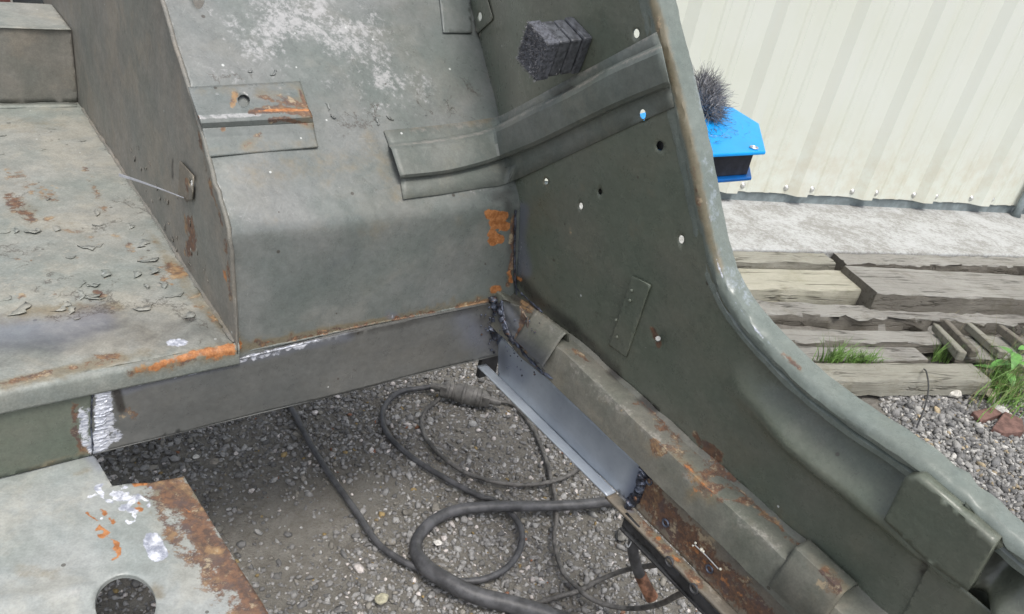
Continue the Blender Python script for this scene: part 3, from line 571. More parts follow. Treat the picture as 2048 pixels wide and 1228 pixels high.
# right-hand field by the timbers
x, y = region(44000, 0.95, 2.3, 0.9, 1.9); X, Y = pix(np.stack([x, y, 0 * x], 1)); ok = (X > 1600) & (X < 2250) & (Y > 740) & (Y < 1120); x, y = x[ok], y[ok]
s = np.clip(rng.lognormal(math.log(0.0100), 0.35, len(x)), 0.005, 0.028)
scatter('gravel', x, y, s, [(0.17, 0.17, 0.17), (0.25, 0.247, 0.24), (0.35, 0.345, 0.33), (0.52, 0.51, 0.48), (0.42, 0.34, 0.22), (0.14, 0.14, 0.14)], [26, 30, 22, 10, 5, 12], 'coarse pale grey gravel between the curved body side and the old timbers', sink=0.3)
def stone(px, py, s, c, label, sc=(1, .8, .55)):
    P = G(px, py, 0.0); n = 1; V = IV + (rng.random((12, 3)) - .5) * 0.35; V = V * np.array(sc) * s / 2; a = rng.uniform(0, 3); V = V @ np.array([[math.cos(a), -math.sin(a), 0], [math.sin(a), math.cos(a), 0], [0, 0, 1]])
    V = V + P + [0, 0, s * 0.16]
    o = mesh('stone', V, IF, False, plain('stone_%s' % ('pale' if c[0] > .3 else 'grey'), c, 0.85, 0, 0.35, 70, 0.5, 0.003)); m = o.modifiers.new('soften', 'BEVEL'); m.width = s * 0.04; m.segments = 2
    rebase(o, P); tag(o, label, 'stone'); return o
stone(762, 1200, 0.026, (0.38, 0.36, 0.26), 'pale yellowish stone lying alone below the welding lead loop', (1, .75, .7))
stone(1243, 1072, 0.034, (0.17, 0.165, 0.15), 'rounded grey stone beside the rusty corner of the sill', (.7, 1, .7))
stone(950, 1205, 0.022, (0.2, 0.2, 0.195), 'grey stone next to the thick black lead near the lower edge')
stone(875, 1088, 0.017, (0.62, 0.6, 0.56), 'white chip of stone inside the loop of thick lead')
stone(430, 925, 0.02, (0.22, 0.2, 0.17), 'flat brown-grey stone under the crossmember')
stone(392, 915, 0.013, (0.6, 0.58, 0.54), 'small white stone on the mud below the crossmember')
stone(1905, 790, 0.05, (0.6, 0.58, 0.52), 'big white stone next to the weed at the timber end')
stone(1975, 790, 0.05, (0.42, 0.38, 0.28), 'buff stone by the weed at the timber end', (1, .7, .5))
stone(2000, 825, 0.045, (0.5, 0.49, 0.46), 'pale stone beside the red brick shard')

# ================================================================== SHED, PLINTH
def cream():
    t = NT('cream_painted_cladding'); n = t.noise(2.5, 5, 0.6); n2 = t.noise(200, 2, 0.6)
    sv = t.scale((6, 6, 0.5)); st = t.noise(2, 5, 0.6, vec=sv)
    col = t.mix(t.ramp(n, 0.3, 0.7), (0.665, 0.69, 0.61), (0.69, 0.715, 0.655)); col = t.mix(t.ramp(st, 0.5, 0.75, 0, 0.2), col, (0.70, 0.67, 0.57)); col = t.mix(t.ramp(t.noise(28, 6, 0.8), 0.72, 0.8, 0, 0.5), col, (0.4, 0.38, 0.3))
    sep = t.t.nodes.new('ShaderNodeSeparateXYZ'); t.t.links.new(t.pos, sep.inputs[0]); base = t.math('MULTIPLY', t.ramp(sep.outputs[2], 0.09, 0.42, 0.55, 0), t.ramp(t.noise(14, 6, 0.7), 0.35, 0.7)); col = t.mix(base, col, (0.55, 0.50, 0.38))
    return t.fin(col, 0.42, 0, t.bump(n2, 0.06, 0.001), 0.4)
M['cream'] = cream()
def cement():
    t = NT('whitewashed_concrete'); n = t.noise(9, 8, 0.75, dist=0.5); n2 = t.noise(90, 6, 0.75); n3 = t.noise(260, 3, 0.7)
    col = t.mix(t.ramp(t.math('ADD', n, t.math('MULTIPLY', t.math('SUBTRACT', n2, .5), .9)), 0.32, 0.66), (0.27, 0.268, 0.25), (0.45, 0.46, 0.455))
    col = t.mix(t.ramp(n3, 0.63, 0.70), col, (0.2, 0.19, 0.17)); return t.fin(col, 0.9, 0, t.bump(n2, 0.6, 0.004), 0.2)
M['cement'] = cement()
M['flashing'] = plain('galvanised_grey_flashing', (0.22, 0.26, 0.27), 0.5, 0.2, 0.2, 20)
NW = 2.30; PLZ = 0.05
shed = empty('metal_shed', w * 3 + wn * NW + Z * PLZ)
tag(shed, 'cream ribbed metal shed wall behind the vehicle body', 'shed')
per = 0.317; w0 = (G(1476, 383, 0.09) @ w) - 0.01
prof = []                          # (offset along the wall, height towards the camera)
for k in range(-3, 24):
    o = w0 + per * k
    prof += [(o - 0.085, 0), (o - 0.050, 0.026), (o - 0.006, 0.029), (o, 0.002), (o + 0.045, 0.0), (o + 0.052, 0.004), (o + 0.068, 0.004), (o + 0.075, 0.0), (o + 0.128, 0.0), (o + 0.135, 0.004), (o + 0.151, 0.004), (o + 0.158, 0)]
prof = [(a, b) for a, b in prof if a > 0.35]
rows = []
for zz in list(np.linspace(0.088, 0.3, 3)) + [1.2, 2.2, 3.0]: rows.append([w * a + wn * (NW - b) + Z * (zz + (0.0012 * math.sin(a * 40) if zz < 0.1 else 0)) for a, b in prof])
sheet = loft('wall_sheet', rows, 'cream', shed, thick=0.0, smooth=False)
a0, a1 = prof[0][0], prof[-1][0]
V, F = box_data(w * (a0 + a1) / 2 + wn * (NW + 0.012) + Z * 0.067, w * (a1 - a0) / 2, wn * 0.006, Z * 0.017); mesh('base_flashing', V, F, False, 'flashing', shed)
V, F = box_data(w * (a0 + a1) / 2 + wn * (NW + 1.02) + Z * 1.5, w * (a1 - a0) / 2, wn * 0.99, Z * 1.45); mesh('shed_body', V, F, False, 'cream', shed)
V, F = box_data(w * (a0 + a1) / 2 + wn * (NW + 1.0) + Z * 3.02, w * ((a1 - a0) / 2 + .1), wn * 1.15, Z * 0.03); mesh('roof', V, F, False, 'flashing', shed)
sv, sf = join(sphere_data((0, 0, 0), 0.0095, 5, 10, (1, 1, .6), (w, Z, wn)), sphere_data(wn * 0.002, 0.0135, 3, 10, (1, 1, .2), (w, Z, wn)))
srm = bpy.data.meshes.new('screw'); srm.from_pydata([tuple(map(float, p)) for p in sv], [], sf); srm.materials.append(M['silver']); srm.polygons.foreach_set('use_smooth', [True] * len(srm.polygons))
for k in range(-2, 8):
    for off in (-0.092, 0.028):
        o = bpy.data.objects.new('screw', srm); COL.objects.link(o); o.parent = shed; p = w * (w0 + per * k + off) + wn * (NW - 0.003) + Z * 0.112
        if w0 + per * k + off < 0.5: bpy.data.objects.remove(o); continue
        o.location = Vector(p) - shed.location
P = G(2030, 432, 0.05)
sup = mesh('downpipe_foot', *join(tube_data([P + Z * 0, P + Z * .03, P + Z * 0.2], [0.022, 0.016, 0.016], 12)), True, 'flashing', shed)
f0 = 0.95 * 1.998
V, F = box_data(w * 3.0 + wn * (f0 + NW + 0.5) / 2 + Z * 0.0, w * 3.6, wn * (NW + 0.5 - f0) / 2, Z * PLZ)
pl = mesh('pavement', V, F, False, 'cement'); bevel(pl, 0.006, 2); tag(pl, kind='structure')

# ================================================================== TIMBERS
def wood(name, c1, c2, dark, sc=1.0):
    t = NT(name); gv_ = t.scale((1.5 * sc, 26 * sc, 26 * sc)); g = t.noise(3, 7, 0.7, vec=gv_, dist=0.4); fine = t.noise(9, 5, 0.75, vec=t.scale((2.5, 90, 90))); b = t.noise(4, 5, 0.6)
    col = t.mix(t.ramp(b, 0.3, 0.7), c1, c2); col = t.mix(t.ramp(g, 0.5, 0.72, 0, 0.85), col, dark); col = t.mix(t.ramp(fine, 0.48, 0.68, 0, 0.5), col, tuple(x * 0.5 for x in c1))
    col = t.mix(t.ramp(g, 0.2, 0.4, 0.35, 0), col, (0.42, 0.40, 0.36)); col = t.mix(t.ramp(t.noise(120, 4, .7), 0.66, 0.72, 0, .7), col, (0.05, 0.045, 0.035))
    cn_ = t.noise(2.2, 4, 0.5, vec=t.scale((0.9 * sc, 16 * sc, 16 * sc)), dist=0.2); ck = t.ramp(t.math('ABSOLUTE', t.math('SUBTRACT', cn_, 0.5)), 0.0, 0.022, 1, 0); ck = t.math('MULTIPLY', ck, t.ramp(t.noise(7, 3, .5), 0.45, 0.6))
    col = t.mix(t.math('MULTIPLY', ck, 0.55), col, (0.04, 0.033, 0.022)); pt = t.ramp(t.noise(11, 6, 0.7), 0.5, 0.7, 0, 0.45); col = t.mix(pt, col, (c1[0] * .62, c1[1] * .6, c1[2] * .5))
    return t.fin(col, 0.85, 0, t.bump(t.math('SUBTRACT', t.math('ADD', g, fine), t.math('MULTIPLY', ck, 1.5)), 0.9, 0.006), 0.2)
M['wood_grey'] = wood('silvered_grey_timber', (0.33, 0.32, 0.29), (0.43, 0.42, 0.385), (0.09, 0.083, 0.068))
M['wood_pale'] = wood('pale_sawn_timber', (0.48, 0.465, 0.37), (0.54, 0.52, 0.43), (0.33, 0.31, 0.235), 0.6)
M['wood_tan'] = wood('green_tan_timber', (0.35, 0.34, 0.285), (0.43, 0.42, 0.36), (0.17, 0.16, 0.125), 0.8)
M['wood_side'] = wood('dirty_shaded_timber_side', (0.19, 0.175, 0.15), (0.26, 0.245, 0.21), (0.05, 0.044, 0.034))  # darker copy for upright faces: dirt, and shade put into the colour
M['wood_dark'] = wood('rotten_dark_timber', (0.24, 0.22, 0.185), (0.32, 0.295, 0.25), (0.05, 0.045, 0.035))
ex = []
def plank(fl, fr, bk, ztop, thick, mat, label, name='timber_plank', rough=0.0015, group=None, ext_l=0, ext_r=0, parent=None, cat='plank'):
    A, B, C = G(*fl, ztop), G(*fr, ztop), G(*bk, ztop); d = B - A; L = np.linalg.norm(d); d /= L; A = A - d * ext_l; L += ext_l + ext_r
    n = np.array([-d[1], d[0], 0]); D = (C - A) @ n
    nl = max(6, int(L / 0.03)); sec = [(0, -thick), (0, -thick * .5), (0, -0.004), (0.004, 0), (D * .25, 0), (D * .5, 0), (D * .75, 0), (D - 0.004, 0), (D, -0.004), (D, -thick)]
    V, F = [], []; m = len(sec)
    lo = A if parent is None else np.array(parent.location)
    ph = random.uniform(0, 9)
    for i in range(nl + 1):
        x = L * i / nl; wv = .45 * rough * math.sin(x * 31 + ph) + rough * .3 * math.sin(x * 83 + ph * 2)
        for (q, zz) in sec:
            j = rng.normal(0, rough, 3) * [0.3, 1, 0.5]
            V.append((x + (j[0] if 0 < i < nl else j[0] * 2), q + wv + j[1] * (1.8 if zz < -.001 and q == 0 else 1), zz + j[2]))
    for i in range(nl):
        for k in range(m - 1): a = i * m + k; F.append((a, a + m, a + m + 1, a + 1))
        F.append((i * m + m - 1, (i + 1) * m + m - 1, (i + 1) * m, i * m))
    F.append(tuple(range(m))); F.append(tuple(range(nl * m + m - 1, nl * m - 1, -1)))
    me = bpy.data.meshes.new(name); me.from_pydata(V, [], [f[::-1] for f in F]); me.materials.append(M[mat]); me.update()
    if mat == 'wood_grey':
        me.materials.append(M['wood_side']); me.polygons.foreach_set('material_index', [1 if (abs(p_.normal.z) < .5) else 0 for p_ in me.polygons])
    me.polygons.foreach_set('use_smooth', [True] * len(me.polygons)); me.set_sharp_from_angle(angle=math.radians(38))
    o = bpy.data.objects.new(name, me); COL.objects.link(o); o.location = Vector(A) - (parent.location if parent else Vector()); o.rotation_euler = (0, 0, math.atan2(d[1], d[0]))
    if parent: o.parent = parent
    else: tag(o, label, cat, group)
    return o
def z6(x, y): return (1400 + x / 3.148, 480 + y / 3.148)
TG = 'old timbers laid along the concrete'
plank(z6(235, 130), z6(860, 145), z6(210, 66), 0.045, 0.06, 'wood_tan', 'brown-stained timber nearest the concrete, left piece ending at the dark joint', rough=0.002, group=TG, ext_l=0.8)
plank(z6(925, 146), z6(2040, 166), z6(870, 80), 0.045, 0.06, 'wood_grey', 'split grey timber along the concrete edge, behind the large raised timber', rough=0.003, group=TG, ext_r=0.8)
plank(z6(300, 305), z6(1054, 313), z6(250, 176), 0.07, 0.055, 'wood_pale', 'pale clean sawn timber butted against the end of the large grey timber', rough=0.0008, group=TG, ext_l=0.9)
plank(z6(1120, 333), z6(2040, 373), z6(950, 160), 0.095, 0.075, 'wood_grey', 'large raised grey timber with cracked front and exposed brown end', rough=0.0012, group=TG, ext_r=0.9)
plank(z6(430, 462), z6(2040, 527), z6(360, 380), 0.035, 0.05, 'wood_grey', 'long split timber with a rotten jagged front edge', rough=0.004, group=TG, ext_l=0.7, ext_r=0.7)
plank(z6(580, 638), z6(1535, 650), z6(520, 556), 0.04, 0.03, 'wood_grey', 'grooved grey board in front of the rotten timber, over the dark gap', rough=0.0015, group=TG, ext_l=0.6)
plank(z6(730, 752), z6(1445, 757), z6(640, 662), 0.025, 0.03, 'wood_grey', 'short board with grass growing along its front edge', rough=0.0012, group=TG, ext_l=0.5)
plank(z6(930, 890), z6(1842, 885), z6(830, 770), 0.05, 0.045, 'wood_tan', 'front greenish timber at the edge of the gravel', rough=0.001, group=TG, ext_l=0.5)
pal = empty('broken_pallet', G(1990, 700, 0)); tag(pal, 'broken slatted pallet lying on its face by the tall weed', 'pallet')
plank(z6(1620, 740), z6(2240, 760), z6(1500, 590), 0.03, 0.02, 'wood_grey', None, name='board', parent=pal)
for a, b, c, nm, mt in [((1545, 520), (1730, 722), (1600, 512), 'slat', 'wood_dark'), ((1690, 535), (1905, 720), (1730, 520), 'slat', 'wood_tan'), ((1880, 545), (2060, 690), (1925, 530), 'slat', 'wood_dark'), ((1470, 545), (1640, 735), (1500, 535), 'slat', 'wood_tan'), ((2040, 560), (2200, 690), (2080, 550), 'slat', 'wood_tan'), ((1960, 745), (2080, 860), (2010, 725), 'slat', 'wood_tan')]:
    # slats run diagonally; 'c' marks the far long side
    A, B = np.array(z6(*b)), np.array(z6(*a)); plank(tuple(A), tuple(B), (z6(*b)[0] + 14, z6(*b)[1] - 3), 0.055, 0.022, mt, None, name=nm, parent=pal, rough=0.0015) if False else None
    Aw, Bw = G(*z6(*b), 0.05), G(*z6(*a), 0.05); d = Bw - Aw; L = np.linalg.norm(d); d /= L; n = np.cross(Z, d)
    Vb, Fb = box_data((Aw + Bw) / 2 + rng.normal(0, .002, 3), d * L / 2, n * 0.011, Z * 0.012); Vb = np.array(Vb) + rng.normal(0, .0015, (8, 3))
    o = mesh(nm, Vb, Fb, False, mt, pal); bevel(o, 0.003, 1)
# grass and weed
M['grass'] = plain('grass_blade', (0.165, 0.29, 0.075), 0.55, 0, 0.45, 40); M['grass_dry'] = plain('dry_grass_blade', (0.36, 0.33, 0.17), 0.7, 0, 0.3, 40); M['leaf'] = plain('weed_leaf', (0.11, 0.27, 0.06), 0.5, 0, 0.3, 60)
def blades(n, cx, cy, sx, sy, hmin, hmax, lean=0.6, wd=0.0016, z=0.0, ang=None):
    V, F = [], []
    for i in range(n):
        p = G(random.gauss(cx, sx), random.gauss(cy, sy), z); L = random.uniform(hmin, hmax); a = random.uniform(0, 6.28) if ang is None else random.gauss(ang, .5); ln = random.uniform(0.1, lean); k0 = len(V); s = np.array([-math.sin(a + 1), math.cos(a + 1), 0])
        for k in range(5):
            t = k / 4; c = p + np.array([math.cos(a), math.sin(a), 0]) * L * ln * t * t * 1.2 + Z * L * (t - 0.35 * ln * t * t); ww = wd * (1 - t * .92)
            V += [c - s * ww, c + s * ww]
        for k in range(4): q = k0 + 2 * k; F.append((q, q + 1, q + 3, q + 2))
    return V, F
def tuft(spec, label, cat='grass', dry=0):
    V, F = join(*[blades(*s) for s in spec]); o = mesh('grass_tuft', V, F, True, 'grass'); rebase(o, np.array(V).mean(0) * [1, 1, 0]); tag(o, label, cat, 'grass tufts between the timbers'); return o
tuft([(110, 1665, 724, 14, 2, 0.03, 0.095, .6, .0016, .02), (150, 1720, 724, 18, 2, 0.02, 0.055, 0.95, .0016, .02)], 'green grass tuft growing along the short board')
tuft([(60, 1880, 722, 13, 3, 0.03, 0.09, .5)], 'grass tuft in the dark gap at the end of the short board')
wd_ = empty('weed', G(2000, 780, 0)); tag(wd_, 'leafy green weed in long grass at the end of the front timber', 'weed')
V, F = join(blades(240, 2018, 795, 34, 20, 0.05, 0.17, 1.0, 0.0016), blades(120, 1985, 770, 18, 8, 0.05, 0.16, .8, .0016)); o = mesh('grass_blade', V, F, True, 'grass', wd_); o['kind'] = 'stuff'
V, F = join(blades(110, 2000, 780, 34, 22, 0.08, 0.2, 1.1, 0.0009), blades(16, 1905, 655, 14, 14, 0.03, 0.1, 1.1, 0.0009)); o = mesh('dry_stalk', V, F, True, 'grass_dry', wd_); o['kind'] = 'stuff'
for i in range(9):
    p = G(1992, 775, 0.0); a = i * 2.4; L = random.uniform(0.05, 0.085); h0 = 0.03 + i * 0.012; d = np.array([math.cos(a), math.sin(a), 0]); s = np.array([-d[1], d[0], 0]); V = []; F = []
    for k in range(7):
        t = k / 6; c = p + d * L * t + Z * (h0 + 0.03 * t - 0.05 * t * t); ww = 0.013 * math.sin(math.pi * min(1, t * .95 + .06)) + 0.0005; V += [c - s * ww, c - Z * 0.002, c + s * ww]
    for k in range(6): q = 3 * k; F += [(q, q + 1, q + 4, q + 3), (q + 1, q + 2, q + 5, q + 4)]
    mesh('leaf', V, F, True, 'leaf', wd_)
tube('stem', [G(1992, 775, 0), G(1992, 775, 0.15)], 0.002, 'leaf', wd_, 6)
# brick shards
M['brick'] = plain('broken_red_brick', (0.15, 0.085, 0.07), 0.9, 0, 0.3, 50, 0.6, 0.004)
def shard(pts, z, label):
    B = [G(x, y, z) for x, y in pts]; n = len(B); V = B + [p - Z * (z + .01) for p in B]; F = [tuple(range(n))[::-1], tuple(range(n, 2 * n))] + [(i, (i + 1) % n, n + (i + 1) % n, n + i) for i in range(n)]
    o = mesh('brick_shard', V, F, False, 'brick'); bevel(o, 0.002, 1); rebase(o, B[0] * [1, 1, 0]); tag(o, label, 'brick')
shard([(1985, 855), (2010, 822), (2046, 838), (2050, 862), (2010, 866)], 0.016, 'flat red brick shard in the gravel nearest the frame edge'); shard([(1945, 822), (1990, 812), (2005, 826), (1962, 842)], 0.010, 'smaller half-buried brick shard beside the larger one')

# distant boards at the far corner
fe = empty('board_fence', W((-0.7, 2.4, -0.45))); tag(fe, 'dark boards, red-brown and green, standing beyond the rear of the body', 'fence')
M['fred'] = plain('red_brown_board', (0.10, 0.035, 0.028), 0.7, 0, 0.3, 20); M['fgreen'] = plain('dark_green_board', (0.035, 0.06, 0.045), 0.7, 0, 0.4, 20); M['fblk'] = plain('charcoal_board', (0.03, 0.034, 0.036), 0.7, 0, 0.3, 20)
for i in range(12):
    aa = -1.55 + i * 0.115; V, F = box_data(W((aa, 2.4 + 0.02 * (i % 2), 0.2)), u * 0.052, v * 0.012, Z * 0.65); o = mesh('board', V, F, False, ('fred', 'fgreen', 'fblk')[[0, 1, 2, 0, 1, 2, 1, 0, 1, 2, 0, 2][i]], fe)

# ================================================================== VEHICLE BODY
body = empty('vehicle_body', W((-0.2, 0.1, -0.1)))
tag(body, 'stripped olive-green vehicle body shell with its floor cut away, rust and fresh welds', 'vehicle body')
# side panel
lip = [(1235, -260), (1262, -140), (1285, -60), (1301, 0), (1322, 85), (1342, 160), (1358, 228), (1376, 300), (1392, 380), (1406, 450), (1424, 525), (1452, 590), (1492, 648), (1545, 706), (1620, 778), (1705, 842), (1830, 925), (1945, 1020), (2048, 1108), (2180, 1215)]
lipd = [tuple(q) for q in cr(lip, 5)]
def side_h(X, Y):
    # pressed channel below the door edge: recess, then a swelling that catches the light
    c1 = seg_dist(X, Y, [(1470, 770), (1600, 885), (1700, 965), (1790, 1035), (1870, 1100), (2000, 1210), (2150, 1340)])
    hh = 0.017 * np.exp(-(c1 / 24) ** 2)
    rc = seg_dist(X, Y, [(1500, 720), (1590, 790), (1700, 880), (1835, 965), (1960, 1065), (2100, 1190)]); fade = np.clip((X - 1460) / 110, 0, 1)
    hh = hh * np.clip((X - 1430) / 160, 0, 1) - 0.015 * np.exp(-(rc / 34) ** 2) * fade
    c3 = seg_dist(X, Y, [(2010, 1120), (1960, 1190)]); hh = hh - 0.022 * np.exp(-(c3 / 36) ** 2)
    cl = seg_dist(X, Y, [(1850, 1140), (1960, 1260)]); hh = hh - 0.006 * np.exp(-(cl / 26) ** 2)
    # gentle oil-canning
    hh += 0.0012 * np.sin(X / 70.) * np.cos(Y / 90.) + 0.0006 * np.sin(X / 23. + Y / 31.)
    hh -= 0.004 * np.exp(-(seg_dist(X, Y, [(1316, 676)]) / 13) ** 2)
    return hh
side_out = lipd + [(2180, 1500), (1900, 1400), (1772, 1240), (1703, 1168), (1571, 1051), (1483, 970), (1388, 890), (1300, 806), (1160, 682), (1090, 632), (1026, 588), (1016, 480), (1014, 378), (998, 310), (977, 225), (952, 100), (940, 0), (912, -100), (887, -260)]
holes = [ell(960, 33, 4.5, 9), ell(1272, 67, 7, 9.5), ell(1287, 228, 9, 13), ell(1092, 363, 4.5, 6.5), ell(1162, 412, 4.5, 7), ell(1362, 479, 6.5, 8.5), ell(1319, 292, 7.5, 10), ell(1201, 383, 4.5, 6.5)]
sidep = panel('side_panel', S_S, side_out, holes, side_h, 0.0055, 'side', body, px_step=12)
# dark backing behind two blind holes
for cx, cy, r in [(1319, 292, 16), (1201, 383, 10)]: panel('blind_nut', S_S, ell(cx + 2, cy + 2, r, r * 1.2), [], None, 0.006, 'black', sidep, base=-0.006, thick=0)
# door edge: rolled lip and outward flange
def edge_rows():
    Pp = [S_S.hit(x, y) for x, y in lipd]; Pw = W(np.array(Pp)); T = np.gradient(Pw, axis=0); T /= np.linalg.norm(T, axis=1)[:, None]
    g = S_S.grad(np.array(Pp)); N = g[:, 0:1] * u + g[:, 1:2] * v + g[:, 2:3] * Z
    E = np.cross(N, T); E *= np.sign((E @ (np.array([0.3, 0, 1.0]))))[:, None] if False else 1
    if (E[len(E) // 2] @ (-v + Z)) < 0: E = -E
    fl = np.interp(np.arange(len(lipd)), [0, 20, 50, 75, len(lipd) - 1], [0.021, 0.020, 0.019, 0.018, 0.013])
    sec = [(-0.0165, -0.0002, 0.0), (-0.0150, 0.0002, 0.0034), (-0.0095, 0.0003, 0.0036), (-0.0075, 0.0004, 0.0006), (-0.0060, 0.0006, 0.0006), (-0.0045, 0.0012, 0.0045), (0.0, 0.0022, 0.0058), (0.004, 0.0018, 0.0045), (0.0072, 0.0, 0.0018), (0.0088, -0.0022, -0.0012)]
    lf = np.interp(np.arange(len(lipd)), [0, 48, 62, len(lipd)], [0, 0, 1, 1])[:, None]
    rows = []
    for e, h0_, h1_ in sec: rows.append(Pw + E * e + N * (h0_ + (h1_ - h0_) * lf))
    for f in (0.35, 0.7, 1.0): rows.append(Pw + E * (0.0092 + 0.0006 * f) - N * (0.0025 + fl[:, None] * f))
    rows.append(Pw + E * 0.0085 - N * (fl[:, None] + 0.0040)); rows.append(Pw + E * 0.001 - N * (fl[:, None] + 0.0038))
    R = np.array(rows); R += rng.normal(0, 0.00035, R.shape)
    # battered lower end
    X, Y = pix(R); dmg = np.exp(-((X - 1960) / 60) ** 2) * np.sin(X / 9.); R = R + (dmg[..., None] * 0.0022) * Z
    return R
er = edge_rows(); loft('door_edge', er, 'flange', body, thick=0.0, flipn=True, sharp=30)
# inner skin strip along the lower door edge, a second pressed lip
# bulkhead: vertical foot, bend, chalky slope
bulk_out = [ (470, 600), (455, 455), (425, 350), (398, 240), (360, 120), (325, 0), (297, -110), (265, -260), (908, -260), (930, -100), (949, 0), (951, 60), (974, 100), (1003, 225), (1024, 310), (1043, 378), (1044, 480), (1043, 600), (985, 614), (700, 670), (475, 716)]
def bulk_h(X, Y): return 0.0012 * np.sin(X / 95.) * np.cos(Y / 80.) + 0.0008 * np.sin(X / 37. + Y / 51.)
panel('bulkhead', S_BC, bulk_out, [ell(398, -6, 12, 22)], bulk_h, 0.0055, 'bulk', body)
# side wall of the box
wall_out = [(474, 708), (470, 600), (455, 455), (425, 350), (398, 240), (360, 120), (325, 0), (297, -110), (265, -260), (40, -260), (80, -10), (120, 70), (140, 215), (286, 445), (386, 605)]
panel('side_wall', S_W, wall_out, [ell(382, 366, 3.2, 7)], lambda X, Y: 0.001 * np.sin(X / 30.) * np.sin(Y / 60.), 0.0065, 'wall', body)
# folded seam where bulkhead and wall meet
sm = []
for x, y in cr([(474, 706), (470, 600), (456, 455), (426, 350), (398, 240), (360, 120), (325, 0), (297, -110)], 6): sm.append(W(S_BC.hit(x, y)))
o = tube('corner_seam', np.array(sm) + rng.normal(0, .0004, (len(sm), 3)), 0.0028, 'wall', body, 8); paint_wear(o, 'side_wall')
# left floor shelf, lip, front
def sh_h(X, Y): return 0.0015 * np.sin(X / 60.) * np.cos(Y / 45.) + 0.0008 * np.sin(X / 17. + Y / 23.) + 0.004 * np.exp(-((Y - (225 - X * 0.03)) / 9.) ** 2) * 0.4
shelf_out = [(-260, 835), (-260, 240), (0, 214), (160, 207), (300, 430), (400, 590), (470, 690), (440, 700), (240, 742), (0, 790)]
# top in parameters so its front edge is straight
fa = -0.95; S_T = plane_z(0.012)
def shp(a, b): return (a, b)
shelf_par = [(fa, -0.002), (-0.4135, -0.002), (-0.4135, 0.872), (fa, 0.872)]
panel('floor_shelf', S_T, densify(shelf_par, 0.02), [[S_T.par(S_T.hit(*q)) for q in ell(381, 637, 8, 5)]], sh_h, 0.0068, 'shelf', body, key='shelf', px_step=9, params=True)
# rounded front lip
rows = []
for th in np.linspace(0, math.pi / 2, 7):
    r = 0.007; rows.append([W((a, -0.002 - r * math.sin(th), 0.012 - r + r * math.cos(th))) for a in np.linspace(fa, -0.4075 - 0.001 * th, 90)])
rows.append([W((a, -0.0092, -0.012)) for a in np.linspace(fa, -0.409, 90)]); rows.append([W((a, -0.0085, -0.0145)) for a in np.linspace(fa, -0.409, 90)]); rows.append([W((a, -0.004, -0.0145)) for a in np.linspace(fa, -0.409, 90)])
loft('shelf_lip', rows, 'shelf', body, thick=0, flipn=True)
# face below the shelf
panel('shelf_front', plane_b(-0.004), densify([(fa, -0.0145), (-0.556, -0.0145), (-0.562, -0.05), (-0.572, -0.1), (fa, -0.1)], 0.01), [], None, 0.006, 'side', body, params=True, px_step=9)
# step behind
panel('step_riser', plane_b(0.872), densify([(fa, 0.012), (-0.4135, 0.012), (-0.4135, 0.147), (fa, 0.147)], 0.02), [], lambda X, Y: 0.001 * np.sin(X / 20.), 0.01, 'wall', body, params=True, px_step=9)
panel('step_top', plane_z(0.147), densify([(fa, 0.868), (-0.4135, 0.868), (-0.4135, 1.06), (fa, 1.06)], 0.02), [], None, 0.01, 'shelf', body, params=True, px_step=9)
rows = [[W((a, 0.862, 0.0135 + dz)) for a in np.linspace(fa, -0.42, 30)] for dz in (0,)] + [[W((a, 0.845, 0.0145)) for a in np.linspace(fa, -0.42, 30)], [W((a, 0.842, 0.0125)) for a in np.linspace(fa, -0.42, 30)]]
loft('step_flange', rows, 'shelf', body, thick=0.001)

# crossmember (new plain steel), folded channel
S_X = plane_b(-0.006)
xo = [(184, 784), (350, 748), (475, 719), (560, 698), (700, 664), (850, 634), (984, 606), (1000, 640), (1006, 690), (1003, 708), (800, 757), (600, 807), (400, 855), (186, 908), (180, 850)]
cm = panel('crossmember', S_X, xo, [], lambda X, Y: 0.0006 * np.sin(X / 50.) + 0.0005 * np.sin(Y / 20.), 0.005, 'newpaint', body, thick=0.002, rag=0.12)
def strip(px, s0, h0, s1h, d, nm, mat, par, key=None):
    A = [S_X.hit(x, y) for x, y in px]; rows = [[W(c + np.array([0, k, 0.0])) for c in A] for k in d]; return loft(nm, rows, mat, par, key=key, thick=0.0015)
bot = densify([(189, 907), (400, 855), (600, 807), (800, 757), (1003, 708)], 30, False); strip(bot, 0, 0, 0, (0.0, 0.004, 0.045), 'bottom_return', 'newpaint', cm, 'none')
top = densify([(222, 776), (350, 748), (475, 719), (700, 664), (984, 606)], 30, False); strip(top, 0, 0, 0, (0.0, 0.003, 0.0058), 'top_return', 'newpaint', cm, 'crossmember')
M['groundsteel'] = plain('freshly_ground_steel', (0.55, 0.57, 0.62), 0.4, 0.35, 0.25, 200, 0.5)
# ragged weld bead along the top seam
def bead(name, path, r, mat, parent, surf=None, key='weld', n=8, amp=0.35, lift=0.0, step=5):
    p = densify(path, step, False); P3 = np.array([W(surf.hit(x, y, lift)) for x, y in p]); k = len(P3); rr = r * (1 + amp * .4 * np.sin(np.arange(k) * 1.3 + random.random()) + rng.normal(0, amp * .5, k)); rr = np.clip(rr, r * .35, r * 2)
    rr[0] *= .4; rr[-1] *= .4
    o = tube(name, P3 + rng.normal(0, r * .12, P3.shape), rr, mat, parent, n); paint_wear(o, key); return o
bead('seam_bead', [(480, 704), (600, 680), (740, 648), (860, 627), (985, 601)], 0.0016, 'bulk', body, S_BC, 'seam_bead')
